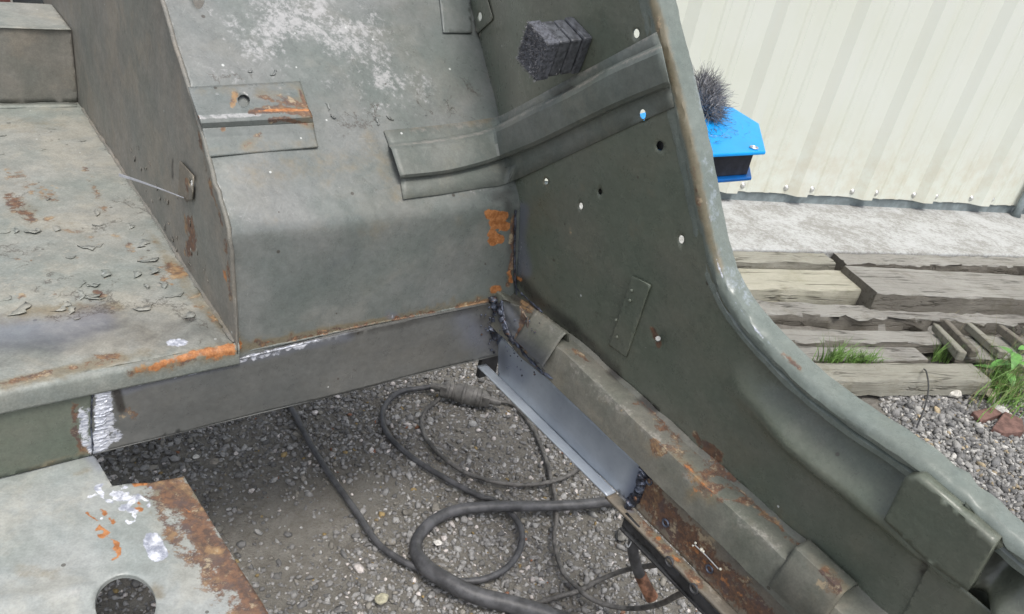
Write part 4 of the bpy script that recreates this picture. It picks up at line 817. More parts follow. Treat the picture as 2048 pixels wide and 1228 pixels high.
# stiffener rail: runs across the slope and up the side
st_top = cr([(767, 262), (870, 252), (960, 240), (1000, 232), (1045, 209), (1120, 168), (1210, 120), (1314, 64)], 8)
st_r1 = cr([(779, 294), (870, 284), (955, 270), (1010, 248), (1060, 222), (1140, 184), (1220, 140), (1324, 94)], 8)
st_r2 = cr([(783, 300), (872, 291), (957, 277), (1013, 256), (1063, 231), (1142, 194), (1222, 150), (1326, 104)], 8)
st_f = cr([(799, 350), (890, 340), (965, 322), (1020, 302), (1080, 277), (1160, 238), (1240, 200), (1338, 160)], 8)
st_g = cr([(800, 357), (890, 347), (966, 330), (1022, 312), (1083, 288), (1162, 250), (1242, 212), (1341, 172)], 8)
st_e = cr([(806, 399), (890, 388), (965, 376), (1005, 370), (1062, 346), (1160, 300), (1250, 258), (1350, 213)], 8)
spec = [(st_top, 0.0015), (st_r1 * .8 + st_top * .2, 0.002), (st_r1, 0.013), (st_r2, 0.0175), (st_r2 * .5 + st_f * .5, 0.0185), (st_f, 0.0165), (st_g * .6 + st_f * .4, 0.0125), (st_g, 0.003), (st_g * .6 + st_e * .4, 0.0018), (st_e, 0.0015)]
rows = []
for arr, h in spec:
    rows.append(W(np.array([S_CS.hit(x, y, h) for x, y in arr])))
stf = loft('stiffener', rows, 'stiff', body, thick=0.0012, flipn=False, sharp=24)
# mounting bracket low on the slope
def brow(a, b, h, n=26): return W(np.array([S_BC.hit(a[0] + (b[0] - a[0]) * i / n, a[1] + (b[1] - a[1]) * i / n, h) for i in range(n + 1)]))
def bgrid(specs, n=26, sub=4):
    out = []
    for (a0_, b0_, h0_), (a1_, b1_, h1_) in zip(specs[:-1], specs[1:]):
        for k in range(sub): t = k / sub; out.append(brow((a0_[0] + (a1_[0] - a0_[0]) * t, a0_[1] + (a1_[1] - a0_[1]) * t), (b0_[0] + (b1_[0] - b0_[0]) * t, b0_[1] + (b1_[1] - b0_[1]) * t), h0_ + (h1_ - h0_) * t, n))
    out.append(brow(*specs[-1], n)); return out
mb = [((376, 176), (600, 164), 0.0015), ((395, 231), (617, 219), 0.0175), ((398, 237), (621, 225), 0.0195), ((401, 246), (624, 234), 0.0175), ((404, 256), (626, 245), 0.0075), ((408, 276), (629, 266), 0.0024), ((414, 315), (636, 295), 0.0018)]
def hole_r(x, y): return math.hypot((x - 487) / 12.5, (y - 203) / 12.5)
_bp = brow
def brow(a, b, h, n=26):
    out = []
    for i in range(n + 1):
        x, y = a[0] + (b[0] - a[0]) * i / n, a[1] + (b[1] - a[1]) * i / n; q = hole_r(x, y)
        if .72 < q < 1.25: x, y = 487 + (x - 487) / q, 203 + (y - 203) / q
        out.append(S_BC.hit(x, y, h))
    return W(np.array(out))
mo = loft('mounting_bracket', bgrid(mb, 64, 9), 'bulk', body, thick=0.0015, sharp=35)
import bmesh
_b = bmesh.new(); _b.from_mesh(mo.data); _kill = []
for f_ in _b.faces:
    X_, Y_ = pix(np.array(f_.calc_center_median()) + np.array(body.location))
    if hole_r(X_, Y_) < 0.93: _kill.append(f_)
bmesh.ops.delete(_b, geom=_kill, context='FACES'); _b.to_mesh(mo.data); _b.free()
def punch(o, cx, cy, rx, ry, cuts=3):
    base = wloc(o); b = bmesh.new(); b.from_mesh(o.data)
    def q(co): X, Y = pix(np.array(co) + base); return math.hypot((X - cx) / rx, (Y - cy) / ry), float(X), float(Y)
    fs = [f for f in b.faces if q(f.calc_center_median())[0] < 2.6]
    bmesh.ops.subdivide_edges(b, edges=list({e for f in fs for e in f.edges}), cuts=cuts, use_grid_fill=True)
    for v_ in b.verts:
        d, X, Y = q(v_.co)
        if .7 < d < 1.3:
            nx_, ny_ = cx + (X - cx) / d, cy + (Y - cy) / d; dep = (np.array(v_.co) + base - CAMP) @ cF
            v_.co = Vector(CAMP + ray(nx_, ny_) * dep - base)
    bmesh.ops.delete(b, geom=[f for f in b.faces if q(f.calc_center_median())[0] < .93], context='FACES'); b.to_mesh(o.data); b.free()
punch(stf, 1287, 228, 7, 10, 4)
# corner gusset at the upper seam
S_G = S_CS
gs = panel('gusset_plate', S_S, [(940, -60), (943, 0), (945, 60), (951, 70), (984, 40), (985, 34), (975, 0), (965, -60)], [ell(960, 33, 5, 9.5)], None, 0.004, 'side', body, base=0.0035, key='none')
panel('gusset_plate', S_BC, [(872, -60), (880, 0), (887, 69), (944, 70), (940, 0), (935, -60)], [], None, 0.005, 'bulk', body, base=0.0035, key='none')
# doubler plate on the side, rivets
dp = panel('doubler_plate', S_S, [(1264, 552), (1300, 570), (1252, 714), (1217, 690)], [], None, 0.004, 'side', body, base=0.003, key='none', thick=0.003)
for x, y in [(1263, 581), (1260, 601), (1234, 674), (1232, 640)]:
    c = W(S_S.hit(x, y, 0.004)); mesh('rivet', *sphere_data(c, 0.0024, 4, 8), True, 'side', dp); 
tube('bolt', [W(S_S.hit(1316, 680, -.004)), W(S_S.hit(1316, 677, 0.009))], 0.003, 'galv', body, 8)
# sill rail along the foot of the side panel
def rail_rows():
    seam = densify([(1031, 590), (1090, 632), (1160, 682), (1300, 806), (1388, 890), (1483, 970), (1571, 1051), (1703, 1168), (1840, 1290)], 16, False)
    fold = densify([(1012, 600), (1062, 648), (1136, 712), (1275, 845), (1362, 928), (1452, 1008), (1536, 1085), (1655, 1200), (1780, 1320)], 16, False)
    low = densify([(1006, 674), (1044, 718), (1089, 752), (1200, 858), (1300, 954), (1410, 1060), (1480, 1128), (1600, 1248), (1700, 1350)], 16, False)
    def res(p, n):
        p = np.array(p); d = np.r_[0, np.cumsum(np.hypot(*np.diff(p, axis=0).T))]; s = np.linspace(0, d[-1], n); return np.stack([np.interp(s, d, p[:, 0]), np.interp(s, d, p[:, 1])], 1)
    n = 70; se, fo, lo = res(seam, n), res(fold, n), res(low, n)
    A = np.array([plane_a(-0.001).hit(*q) for q in se]); Bf = np.array([plane_a(-0.036).hit(*q) for q in fo]); Cl = np.array([plane_a(-0.040).hit(*q) for q in lo])
    # keep each row straight in the body frame: lengthwise coordinate shared, heights averaged
    b = np.linspace(0.0, -0.80, n); zA = np.interp(-b, -A[:, 1], A[:, 2]); zF = np.interp(-b, -Bf[:, 1], Bf[:, 2]); zL = np.interp(-b, -Cl[:, 1], Cl[:, 2])
    return b, zA, zF, zL
rb, zA, zF, zL = rail_rows()
print('rail z', zA[::12].round(3), zF[::12].round(3), zL[::12].round(3))
zFm = zF
rows = []
for (a, f) in [(-0.0005, lambda i: zA[i] + 0.004), (-0.004, lambda i: zA[i] + 0.002), (-0.008, lambda i: zA[i] * .95 - 0.001), (-0.020, lambda i: zA[i] * .5 + zF[i] * .5), (-0.0335, lambda i: zF[i] + 0.0008), (-0.0358, lambda i: zF[i] - 0.0005), (-0.0372, lambda i: zF[i] - 0.004), (-0.039, lambda i: zF[i] * .5 + zL[i] * .5), (-0.040, lambda i: zL[i]), (-0.036, lambda i: zL[i] - 0.001), (-0.012, lambda i: zL[i] - 0.002)]:
    rows.append([W((a + rng.normal(0, .0004), rb[i], f(i) + rng.normal(0, .0003))) for i in range(len(rb))])
loft('sill_rail', rows, 'rail', body, thick=0.0, flipn=True, sharp=24)
# saddle brackets straddling the rail
def saddle_c(b0, b1, zt, zb0, zb1, w_in=0.046, wt=0.014, key='saddle_bracket'):
    """inverted U over the rail between b0 and b1: rounded top, inner face hanging down"""
    rows = []
    pr = [(-0.013, -0.022), (-0.018, -0.004), (-0.021, -0.0006), (-0.025, 0.0004), (-0.0285, -0.002), (-0.0325, -0.007), (-0.053, None)] if key == 'narrow' else [(-0.003, -0.006), (-0.007, -0.001), (-0.010, 0.0), (-0.0285, -0.001), (-0.0305, -0.0022), (-0.0315, -0.005), (-0.050, None)]
    for a, dz in pr:
        r = []
        for t in np.linspace(0, 1, 16):
            b = b0 + (b1 - b0) * t; z0 = zt[0] + (zt[1] - zt[0]) * t
            zz = z0 + dz if dz is not None else zb0 + (zb1 - zb0) * t
            r.append(W((a, b, zz)))
        rows.append(r)
    return loft('saddle_bracket', rows, 'rail', body, key='saddle_bracket', thick=0.0022, flipn=True, sharp=32)
A1 = plane_a(-0.03).hit(1066, 622); A2 = plane_a(-0.03).hit(1126, 668); L1 = plane_a(-0.053).hit(1052, 700); L2 = plane_a(-0.053).hit(1109, 754)
print('saddle1', A1, A2, L1, L2)
saddle_c(A1[1], A2[1], (A1[2], A2[2]), L1[2], L2[2], key='narrow')
B1 = plane_a(-0.03).hit(1592, 1092); B2 = plane_a(-0.03).hit(1690, 1183); L1 = plane_a(-0.050).hit(1553, 1185); L2 = plane_a(-0.046).hit(1672, 1290)
print('saddle2', B1, B2, L1, L2)
saddle_c(B1[1], B2[1], (B1[2], B2[2]), L1[2], L2[2])
# reinforcement box in the channel near the lower door edge
def quad_plate(px, h, nm, mat='side', key='none', sides=True, par=None, thick=0.002, surf=S_S):
    return panel(nm, surf, px, [], None, 0.005, mat, par or body, base=h, key=key, thick=thick)
quad_plate([(1812, 950), (1840, 950), (1992, 1082), (1938, 1178), (1850, 1112), (1770, 1035)], 0.0185, 'reinforcement_plate', thick=0.012)
quad_plate([(1846, 1150), (1866, 1125), (1960, 1205), (2080, 1300), (1980, 1400), (1790, 1260)], 0.0016, 'overlap_plate', thick=0.0015)
# bright new angle: web and flange
S_N = plane_a(-0.030)
webp = [(1004, 676), (1044, 718), (1089, 752), (1200, 858), (1296, 945), (1292, 975), (1270, 1016), (1160, 914), (1058, 816), (996, 770), (996, 690)]
sw = panel('new_steel_web', S_N, webp, [], None, 0.006, 'steel', body, key='steel_web', thick=0.002)
e1 = S_N.hit(1000, 764); e2 = S_N.hit(1268, 1012); zw = (e1[2] + e2[2]) / 2; print('fold z', e1, e2)
SF = plane_z(zw); fo1 = SF.hit(984, 762); fo2 = SF.hit(1246, 1027); print('flange edge', fo1, fo2)
ao = (fo1[0] + fo2[0]) / 2
rows = [[W((a, b, zw - 0.0001 * k)) for b in np.linspace(0.0, -0.302, 40)] for k, a in enumerate(np.linspace(-0.0305, ao, 6))]
rows = [[W((-0.0300, b, zw + 0.0015)) for b in np.linspace(0.0, -0.302, 40)]] + rows
loft('new_steel_flange', rows, 'steel', body, key='steel_flange', thick=0.002)
# dark end of the crossmember joint below the corner
mesh('corner_tab', *box_data(W((-0.018, 0.010, -0.125)), u * 0.016, v * 0.004, Z * 0.022), False, 'black', body)
# old rusty sill beyond the weld
rw = [(1297, 945), (1340, 988), (1412, 1060), (1480, 1127), (1600, 1245), (1640, 1300), (1560, 1320), (1466, 1230), (1434, 1188), (1364, 1111), (1268, 1014), (1290, 975)]
panel('rusty_web', plane_a(-0.0305), rw, [], lambda X, Y: 0.003 * np.clip((seg_dist(X, Y, [(1300, 975), (1400, 1075), (1500, 1170)]) - 10) / 10, 0, 1) * 0 + 0.0008 * np.sin(X / 11.) * np.sin(Y / 13.), 0.005, 'rusty', body, key='rusty_web')
rows = []
for k, a in enumerate(np.linspace(-0.0305, ao + 0.001, 7)):
    rows.append([W((a, b, zw - 0.0006 + rng.normal(0, .0003))) for b in np.linspace(-0.300, -0.75, 70)])
rows.append([W((ao + 0.0005, b, zw - 0.004)) for b in np.linspace(-0.300, -0.75, 70)])
loft('rusty_flange', rows, 'rusty', body, key='rusty_flange', thick=0.001)
for x, y in [(1331, 1046), (1419, 1138), (1298, 962)]:
    c = plane_a(-0.0305).hit(x, y, 0.001); V, F = [], []
    ring = [W(c + np.array([0, 0.0045 * math.cos(t), 0.0045 * math.sin(t)])) for t in np.linspace(0, 2 * math.pi, 13)]
    tube('plug_weld', ring, 0.0013, 'weld', body, 6, cap=False)
# white splinter stuck on the rust
a = W(plane_a(-0.0305).hit(1390, 1090, 0.003)); b = W(plane_a(-0.0305).hit(1437, 1138, 0.003))
spn = empty('wire_offcut', a); tag(spn, 'short wire offcut with white blobs lying on the rusty sill', 'wire'); tube('wire', [a, (a + b) / 2 + Z * .001, b], 0.0008, 'silver', spn, 6)
for (x, y, r) in [(1386, 1091, .0014), (1391, 1086, .0017), (1403, 1099, .0023), (1407, 1103, .0016), (1441, 1138, .0018)]: mesh('blob', *sphere_data(W(plane_a(-0.0305).hit(x, y, 0.003)), r, 4, 8), True, 'whitebit', spn)
# black underside box with grommets
S_K = plane_a(ao + 0.001)
kb = [(1251, 1026), (1337, 1121), (1420, 1206), (1520, 1310), (1440, 1310), (1407, 1232), (1351, 1166), (1300, 1105), (1243, 1052)]
kp = panel('black_sill_face', S_K, kb, [ell(1339, 1123, 6, 8), ell(1388, 1177, 6, 8)], None, 0.006, 'black', body, key='none', thick=0.003)
k1 = S_K.hit(1243, 1052); k2 = S_K.hit(1407, 1232); print('black face low', k1, k2)
o = mesh('lower_rim', *box_data(W(((k1[0]) + .012, (k1[1] - .72) / 2, (k1[2] + k2[2]) / 2)), u * 0.014, v * (.72 + k1[1]) / 2, Z * 0.0012), False, 'black', body)
for x, y in [(1339, 1123), (1388, 1177)]:
    c = S_K.hit(x, y, 0.0005); ring = [W(c + np.array([0, 0.0055 * math.cos(t), 0.0055 * math.sin(t)])) for t in np.linspace(0, 2 * math.pi, 17)]; tube('grommet', ring, 0.0015, 'black_rubber', kp, 6, cap=False)
# welds
bead('weld_bead', [(1296, 940), (1288, 955), (1281, 975), (1273, 995), (1260, 1010)], 0.0065, 'weld', body, plane_a(-0.031), step=4, amp=.22)
bead('weld_bead', [(1268, 1003), (1256, 1012), (1250, 1020)], 0.005, 'weld', body, plane_a(-0.034), step=4, amp=.22)
bead('weld_bead', [(986, 596), (992, 620), (990, 645), (984, 665), (1000, 680), (1012, 692)], 0.0058, 'weld', body, S_X, step=3, amp=.5, lift=0.001)
bead('weld_bead', [(1003, 600), (1008, 640), (1020, 670), (1050, 710), (1085, 745), (1105, 757)], 0.0022, 'weld', body, plane_a(-0.0405), step=4, amp=.4)
bead('weld_bead', [(1031, 420), (1029, 500), (1030, 560), (1034, 592)], 0.0016, 'weld', body, S_CS, step=4, amp=.4)
bead('weld_bead', [(1034, 575), (1060, 602), (1085, 625)], 0.0022, 'weld', body, S_S, step=4, amp=.4)
bead('weld_bead', [(186, 782), (183, 810), (182, 850), (186, 902)], 0.0009, 'weld', body, S_X, step=3, amp=.5)
bead('weld_bead', [(1000, 604), (1003, 630), (1012, 660), (1030, 688)], 0.0045, 'weld', body, plane_a(-0.0405), step=3, amp=.5)
bead('weld_bead', [(1290, 935), (1284, 962), (1276, 990), (1262, 1006)], 0.0050, 'weld', body, plane_a(-0.033), step=3, amp=.4)
_v = [sphere_data(W(S_X.hit(random.gauss(985, 14), random.gauss(660, 26), .002)), random.uniform(.0006, .0019), 4, 6) for _ in range(60)] + [sphere_data(W(plane_a(-0.041).hit(random.gauss(1035, 22), random.gauss(690, 30), .001)), random.uniform(.0006, .0016), 4, 6) for _ in range(50)]
tag(mesh('weld_spatter', *join(*_v), True, 'weld', body), kind='stuff')
for k_ in range(15):
    y_ = 786 + k_ * 8.2 + random.uniform(-2, 2); bead('weld_ridge', [(191 + random.uniform(-5, 8), y_), (206, y_ - 3 + random.uniform(-2, 2)), (222 - k_ * .5 + random.uniform(-10, 8), y_ - 8 + random.uniform(-3, 3))], random.uniform(.0008, .0015), 'groundsteel', cm, S_X, 'none', n=6, amp=.5, step=3, lift=-0.0006)
# folded steel patch at the corner top of the rail
panel('corner_patch', plane_a(-0.040), [(1003, 600), (1040, 612), (1056, 640), (1058, 700), (1090, 742), (1050, 712), (1018, 676), (1006, 650)], [], lambda X, Y: 0.002 * np.sin(X / 5.) * np.sin(Y / 7.), 0.003, 'rail', body, key='sill_rail', thick=0.002)
# floor plate, lower left, with a big round hole
S_P = plane_z(-0.102)
fp = [(-300, 1030), (0, 948), (100, 925), (186, 908), (205, 940), (225, 971), (300, 962), (368, 950), (385, 978), (450, 1085), (548, 1240), (600, 1330), (500, 1500), (-300, 1500)]
def fp_h(X, Y): return 0.003 * np.exp(-((Y - (1205 - (X) * 0.17)) / 16.) ** 2) * np.clip((215 - X) / 60, 0, 1) - 0.0025 * np.clip((seg_dist(X, Y, [(262, 960), (300, 1040), (345, 1130), (380, 1260)]) - 0) / 30, 0, 1) * (X > 262 + (Y - 960) * 0.4) + 0.0006 * np.sin(X / 33.) * np.sin(Y / 40.)
panel('floor_plate', S_P, fp, [ell(251, 1208, 61, 59, 40)], fp_h, 0.0045, 'plate', body, thick=0.002, rag=0.8)
ringp = np.array([W(S_P.hit(x, y, 0.0)) for x, y in ell(251, 1208, 61, 59, 48)]); rows = [ringp, ringp - Z * 0.005]; rows = [np.vstack([r, r[:1]]) for r in rows]; o = loft('hole_rim', rows, 'plate', body, thick=0, key='none')
# strap hook tab on the wall, wire
tb = panel('wall_tab', S_W, [(359, 322), (386, 352), (384, 400), (372, 400), (356, 390)], [ell(382, 366, 3.2, 7)], None, 0.004, 'rusty', body, base=0.004, key='side_wall')
a = W(S_W.hit(368, 396, 0.006)); b = W(S_W.hit(238, 350, 0.05)); mid = (a + b) / 2 + Z * 0.012
stp = empty('cable_tie', a); tag(stp, 'pale plastic tie sticking out of the tab on the box side wall', 'cable tie')
pth = cr([a, a * .6 + b * .4 + Z * .001, a * .25 + b * .75 + Z * .001, b], 6); Vt, Ft = [], []
for i, p in enumerate(pth): wdt = 0.0004 + 0.0018 * i / len(pth); Vt += [p - Z * wdt, p + Z * wdt, p + Z * wdt + v * .001, p - Z * wdt + v * .001]
for i in range(len(pth) - 1):
    for k in range(4): q = i * 4; F_ = (q + k, q + (k + 1) % 4, q + 4 + (k + 1) % 4, q + 4 + k); Ft.append(F_)
mesh('strap', Vt, Ft, False, 'strap', stp)
bead('sealant_bead', [(163, 216), (230, 318), (300, 424), (352, 505), (400, 578), (468, 684)], 0.0030, 'wall', body, S_T, 'side_wall', n=7, amp=.45, step=7)
bead('sealant_bead', [(0, 214), (80, 212), (158, 208)], 0.0026, 'wall', body, S_T, 'side_wall', n=7, amp=.3, step=7)
# curled paint flakes, real geometry
def flakes(surf, n, poly, smin_, smax, mat, nm, seed=1):
    r = np.random.default_rng(seed); V, F = [], []; xs_ = [p[0] for p in poly]; ys_ = [p[1] for p in poly]; k = 0
    while k < n:
        x, y = r.uniform(min(xs_), max(xs_)), r.uniform(min(ys_), max(ys_))
        if not in_poly(np.array([x]), np.array([y]), poly)[0]: continue
        k += 1; c = surf.hit(x, y, 0.0006); g = surf.grad(c[None])[0]; t1 = np.cross(g, [0.3, 1, .2]); t1 /= np.linalg.norm(t1); t2 = np.cross(g, t1); a = r.uniform(-0.5, 0.5) + (math.pi / 2 if r.random() < .5 else 0)
        d1 = math.cos(a) * t1 + math.sin(a) * t2; d2 = np.cross(g, d1); L = r.uniform(smin_, smax); wd = L * r.uniform(.25, .6); k0 = len(V); m = 6
        for i in range(m + 1):
            q = (i / m - .5) * L; ww = wd * (1 - (2 * i / m - 1) ** 2) ** .5 * r.uniform(.6, 1.2); V += [W(c + d1 * q + g * -0.001 + d2 * 0.001 * r.normal()), W(c + d1 * q + d2 * ww + g * (0.0003 + ww * 0.10))]
        for i in range(m): q = k0 + 2 * i; F.append((q, q + 1, q + 3, q + 2))
    o = mesh(nm, V, F, True, mat, body); o['kind'] = 'stuff'; paint_wear(o, 'none'); md = o.modifiers.new('t', 'SOLIDIFY'); md.thickness = 0.0004; return o
flakes(S_T, 20, [(0, 380), (220, 380), (410, 640), (200, 640), (0, 640)], 0.007, 0.026, 'shelf', 'paint_flake', 2)
flakes(S_T, 11, [(0, 540), (330, 540), (420, 640), (230, 625), (0, 640)], 0.014, 0.036, 'shelf', 'paint_flake', 8)
flakes(S_T, 6, [(0, 380), (240, 400), (300, 520), (0, 520)], 0.015, 0.034, 'shelf', 'paint_flake', 9)
flakes(S_T, 30, [(0, 225), (150, 225), (200, 300), (0, 310)], 0.005, 0.016, 'shelf', 'paint_flake', 3)
flakes(S_W, 26, [(200, 200), (380, 420), (440, 600), (330, 480)], 0.004, 0.011, 'wall', 'paint_flake', 4)
flakes(S_BC, 9, [(400, 140), (560, 140), (740, 240), (960, 200), (960, 240), (640, 250)], 0.004, 0.012, 'bulk', 'paint_flake', 5)

# ================================================================== CABLES
def gp(pts, r, lifts=None, n=7):
    pts = [(x + random.uniform(-1.2, 1.2), y + random.uniform(-1, 1)) for x, y in pts]
    q = np.array([list(G(x, y, (r if lifts is None else lifts[i] + r))) for i, (x, y) in enumerate(pts)]); return cr(q, n)
grp = 'cables lying on the gravel'
c1 = tube('cable', gp([(570, 800), (590, 830), (620, 885), (660, 950), (710, 1020), (755, 1085), (800, 1120), (850, 1142), (900, 1160), (960, 1160), (1010, 1140), (1040, 1100), (1042, 1060), (1020, 1025), (985, 1000), (960, 992), (900, 962), (840, 925), (790, 885), (768, 850), (770, 815), (800, 785), (865, 773)], 0.0058, [0.0] * 16 + [0.0] * 7), 0.0055, 'black_rubber'); rebase(c1, G(700, 1000, 0)); tag(c1, 'black mains cable looping from under the crossmember to the inline connector', 'cable', grp)
c2 = tube('cable', gp([(1000, 803), (1030, 812), (1065, 855), (1088, 910), (1102, 955), (1110, 990), (1112, 1040), (1108, 1080), (1125, 1140), (1150, 1170), (1180, 1195), (1220, 1212), (1270, 1217), (1320, 1208), (1355, 1190), (1388, 1178)], 0.0042, [0] * 9 + [0.002, 0.004, 0.01, 0.04, 0.13, 0.22, 0.30]), 0.0040, 'grey_cable'); rebase(c2, G(1110, 1000, 0)); tag(c2, 'thin grey flex running from the connector down into the second sill grommet', 'cable', grp)
c3 = tube('cable', gp([(880, 795), (850, 825), (846, 860), (870, 900), (920, 940), (980, 962), (1040, 970), (1100, 965), (1150, 942), (1200, 900), (1230, 860)], 0.0042, [0, 0, 0, 0, 0, 0, 0, .006, 0, 0, 0]), 0.0042, 'grey_cable'); rebase(c3, G(980, 962, 0)); tag(c3, 'thin flex in a wide loop below the connector, passing behind the bright steel angle', 'cable', grp)
rr = np.interp(np.arange(85), [0, 45, 50, 85], [0.0108, 0.0100, 0.0125, 0.0140])
pth = gp([(1290, 990), (1220, 1003), (1150, 1010), (1080, 1011), (1000, 1012), (920, 1018), (870, 1038), (838, 1070), (832, 1100), (848, 1130), (890, 1160), (950, 1190), (1020, 1208), (1090, 1228), (1180, 1262)], 0.011, [.012, .012, .010, .008, .012, .004, .002, 0, 0, .006, .009, .006, 0, 0, 0], 6)
c4 = tube('welding_lead', pth, np.interp(np.linspace(0, 1, len(pth)), [0, .58, .64, 1], [0.0092, 0.0102, 0.0128, 0.0140]), 'black_rubber', None, 14); rebase(c4, G(850, 1100, 0)); tag(c4, 'thick black rubber welding lead curling round in a loop on the gravel', 'cable')
c5 = tube('cable', gp([(1060, 1212), (1110, 1195), (1160, 1180), (1200, 1160), (1250, 1140), (1300, 1132), (1325, 1127), (1345, 1122)], 0.0042, [0, 0, 0, 0.004, .05, .16, .24, .295]), 0.0042, 'grey_cable'); rebase(c5, G(1160, 1180, 0)); tag(c5, 'thin flex rising from beside the thick lead to the first sill grommet', 'cable', grp)
# connector
cn = empty('cable_connector', G(930, 790, 0)); tag(cn, 'dusty black two-part inline cable connector on the gravel', 'connector')
A, B = G(862, 771, 0.021), G(1002, 806, 0.021); d = B - A; L = np.linalg.norm(d); d /= L
def seg(nm, t0, t1, rs, mat='connector', n=16):
    tt = np.linspace(t0, t1, len(rs)); return bevel(tube(nm, [A + d * L * t for t in tt], rs, mat, cn, n), 0.0008, 1)
seg('cord_sleeve', 0.0, 0.18, [0.0068, 0.0078, 0.0082, 0.009]); seg('plug_body', 0.15, 0.46, [0.011, 0.019, 0.0195, 0.0165, 0.0205, 0.0205]); seg('collar', 0.455, 0.50, [0.0215, 0.0225, 0.0225, 0.0215], 'connector')
seg('socket_body', 0.495, 0.83, [0.0195, 0.021, 0.0205, 0.0195, 0.018, 0.0105]); seg('cord_sleeve', 0.80, 1.0, [0.0085, 0.0082, 0.0072, 0.0065])
for t_ in (0.27, 0.33, 0.39, 0.60, 0.66, 0.72): seg('grip_rib', t_, t_ + 0.012, [0.0215 if t_ > .5 else 0.0202] * 2)
sdn = np.cross(d, Z)
for t in (0.20, 0.80):
    for s in (-1, 1):
        o = mesh('cord_clamp', *box_data(A + d * L * t + sdn * s * 0.014 + Z * 0.006, d * 0.007, sdn * 0.005, Z * 0.011), False, 'connector', cn); bevel(o, 0.0015, 2)
# black hose with rusty end by the sill, and bent clip
hb = empty('hose_end', G(1300, 1180, 0.02)); tag(hb, 'black hose with a rusty metal end hanging under the sill corner', 'hose')
q = [G(1268, 1078, .26), G(1266, 1100, .24), G(1272, 1130, .21), G(1280, 1150, .19)]; tube('hose', cr(q, 5), 0.0075, 'black_rubber', hb, 12)
q2 = [G(1280, 1149, .19), G(1291, 1172, .175), G(1304, 1196, .16), G(1306, 1200, .158)]; tube('rusty_end', q2, [0.0085, 0.0085, 0.0095, 0.007], 'rustpipe', hb, 14)
cl = tube('wire_clip', cr([G(1253, 1088, .268), G(1256, 1094, .266), G(1262, 1085, .27), G(1268, 1064, .285)], 5), 0.0009, 'silver'); rebase(cl, G(1256, 1090, .26)); tag(cl, 'bent bright wire clip hooked on the black sill corner', 'wire')
# black wire at the right
bw = tube('loose_wire', cr([G(1848, 738, .055), G(1853, 745, .075), G(1857, 775, .09), G(1850, 812, .09), (G(1833, 856, .05))], 6), 0.0019, 'black'); rebase(bw, G(1840, 800, 0)); tag(bw, 'thin black wire curving down over the front timber onto the gravel', 'wire')

# ================================================================== MAGNETS
# blue welding magnet outside, stuck with swarf
mz = 0.315; SM = plane_z(mz)
q = {k: SM.hit(*p) for k, p in dict(fr=(1532, 303), nf=(1518, 247), top=(1466, 215), fl=(1430, 308)).items()}
print('magnet', q)
mg = empty('welding_magnet', W(q['fl'])); tag(mg, 'bright blue welding magnet bristling with metal filings outside the body edge', 'magnet')
fr, nf, tp, fl_ = q['fr'], q['nf'], q['top'], q['fl']
dirf = (fl_ - fr); dirf /= np.linalg.norm(dirf); Lb = 0.15
back = tp + dirf * 0.09 + (tp - nf) * 0.0
bl = fr + dirf * Lb
perp = (nf - fr) - ((nf - fr) @ dirf) * dirf; 
outl = [fr, nf, tp, tp + dirf * 0.05 + perp * 0.3, bl + perp * 1.2, bl]
def slab(name, pts, z0, z1, mat, par, shrink=0.0):
    pts = np.array(pts); c = pts.mean(0); pts = c + (pts - c) * (1 - shrink); n = len(pts); V = [W((p[0], p[1], z1)) for p in pts] + [W((p[0], p[1], z0)) for p in pts]
    F = [tuple(range(n)), tuple(range(n, 2 * n))[::-1]] + [((i + 1) % n, i, n + i, n + (i + 1) % n) for i in range(n)]
    o = mesh(name, V, F, False, mat, par); bm = __import__('bmesh'); b = bm.new(); b.from_mesh(o.data); bm.ops.recalc_face_normals(b, faces=b.faces); b.to_mesh(o.data); b.free(); bevel(o, 0.001, 2); return o
slab('upper_plate', outl, mz - 0.004, mz, 'blue', mg); slab('magnet_core', outl, mz - 0.034, mz - 0.004, 'magcore', mg, 0.16); slab('lower_plate', outl, mz - 0.038, mz - 0.034, 'blueedge', mg, 0.07)
rc_ = SM.hit(1508, 295, 0.0012); ring = [W(rc_ + np.array([0.0042 * math.cos(t), 0.0042 * math.sin(t), 0])) for t in np.linspace(0, 2 * math.pi, 17)]; tube('rivet', ring, 0.0012, 'silver', mg, 6, cap=False)
def fuzz(name, centre, dirs, n, l0, l1, r, mat, par, crv=0.4, seed=3, wd=0.0005):
    R_ = np.random.default_rng(seed); V, F = [], []
    for i in range(n):
        p, dd = dirs(R_); L = R_.uniform(l0, l1); s = np.cross(dd, R_.normal(size=3)); s /= np.linalg.norm(s); cvec = R_.normal(size=3) * crv; k0 = len(V); q = np.cross(dd, s); cur = p.copy(); dc = dd.copy()
        for k in range(5):
            t = k / 4; ww = wd * (1 - .8 * t)
            V += [cur + s * ww, cur + q * ww, cur - (s + q) * ww * .7]; dc = dc + cvec * 0.3 + R_.normal(size=3) * crv * .35; dc /= np.linalg.norm(dc); cur = cur + dc * L / 4
        for k in range(4):
            for j in range(3): a_ = k0 + 3 * k + j; b_ = k0 + 3 * k + (j + 1) % 3; F.append((a_, b_, b_ + 3, a_ + 3))
    o = mesh(name, V, F, False, mat, par); o['kind'] = 'stuff'; return o
fc = W(plane_z(mz + 0.012).hit(1402, 203)); print('filings centre', fc)
fa_ = W(plane_z(mz + 0.016).hit(1400, 178)); fb_ = W(plane_z(mz + 0.006).hit(1408, 232))
def fd(R_):
    dd = R_.normal(size=3); dd /= np.linalg.norm(dd); dd = dd + cR * 0.35 + Z * .2; dd /= np.linalg.norm(dd); q_ = R_.random(); p = fa_ * q_ + fb_ * (1 - q_) + dd * 0.019 * R_.uniform(.5, 1.1); return p, dd
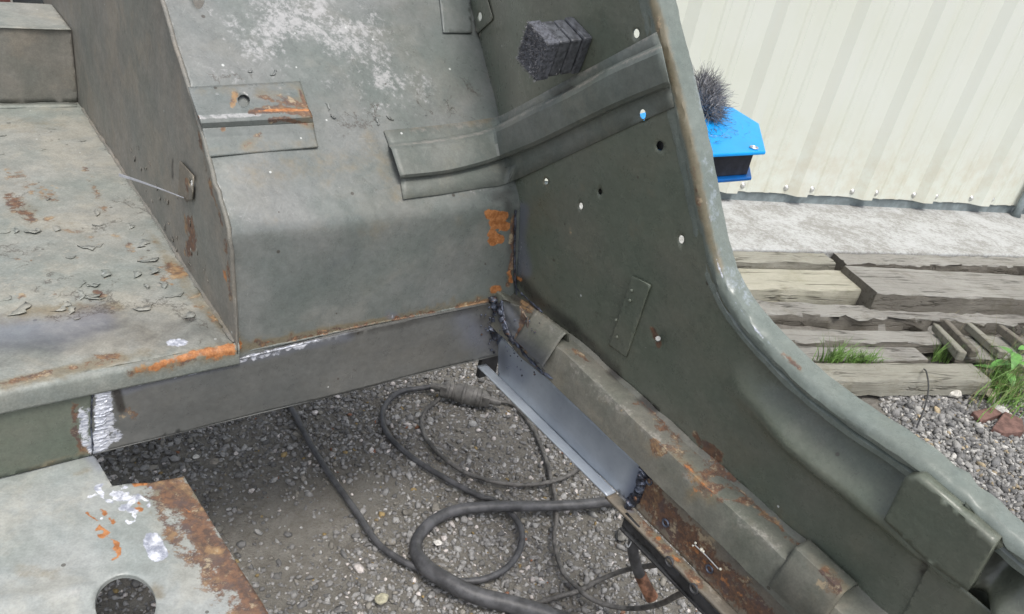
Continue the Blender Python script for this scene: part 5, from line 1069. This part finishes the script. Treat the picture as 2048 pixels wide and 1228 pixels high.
mesh('filing_core', *sphere_data(fc, 0.016, 8, 14), True, 'filedust', mg); fuzz('filings', fc, fd, 2500, 0.010, 0.028, 0, 'filing', mg, 0.9, 3, 0.00045)
def fd3(R_):
    p = W(SM.hit(R_.normal(1448, 26), R_.normal(262, 14), 0.0008)); dd = R_.normal(size=3); dd[2] *= .08; return p, dd / np.linalg.norm(dd)
fuzz('stray_filings', None, fd3, 70, 0.006, 0.014, 0, 'filing', mg, 0.6, 9, 0.0003)
# inner magnet block furred with dust
c0 = S_S.hit(1153, 90, 0.0); c0w = W(c0); g = S_S.grad(c0[None])[0]; Nw = g[0] * u + g[1] * v + g[2] * Z
dirn = Nw * 1.0 + Z * 0.02; dirn /= np.linalg.norm(dirn)
ev = -v * 0.35 + Z * 1.0; ev -= (ev @ dirn) * dirn; ev /= np.linalg.norm(ev); eh = np.cross(dirn, ev)
mk = empty('magnet_block', c0w); tag(mk, 'dark grey square magnet furred with grinding dust on the inner side panel', 'magnet')
hv, hh_ = 0.0235, 0.020
for i, (t0, t1, sc_, mt) in enumerate([(0.0, 0.012, 1.0, 'magblk'), (0.0135, 0.028, 0.95, 'magblk'), (0.0295, 0.044, 0.95, 'magblk'), (0.045, 0.062, 1.02, 'filedust')]):
    V, F = box_data(c0w + dirn * (t0 + t1) / 2, eh * hh_ * sc_, ev * hv * sc_, dirn * (t1 - t0) / 2); o = mesh('magnet_slab', V, F, False, mt, mk); bevel(o, 0.002, 2)
def fd2(R_):
    face = R_.random(); a_, b_ = R_.uniform(-1, 1), R_.uniform(-1, 1)
    if face < .9:   p = c0w + dirn * 0.062 + eh * hh_ * a_ * 1.05 + ev * hv * b_ * 1.05; dd = dirn + (eh * a_ + ev * b_) * .5
    elif face < .95:  p = c0w + dirn * 0.062 * R_.random() ** .35 + eh * hh_ * a_ + ev * hv; dd = ev + dirn * .6
    else:            p = c0w + dirn * (0.062 * R_.random() ** .25) + eh * hh_ * (1 if R_.random() < .5 else -1) + ev * hv * b_; dd = eh * np.sign((p - c0w) @ eh) + dirn * .8
    dd = dd + R_.normal(size=3) * .25; return p, dd / np.linalg.norm(dd)
fuzz('filing_fur', None, fd2, 1100, 0.001, 0.0035, 0, 'filing', mk, 0.4, 5, 0.00035)
a = c0w - ev * hv; tube('pull_tab', [a + dirn * .004, a + dirn * .004 - ev * 0.010], 0.003, 'redtip', mk, 8)
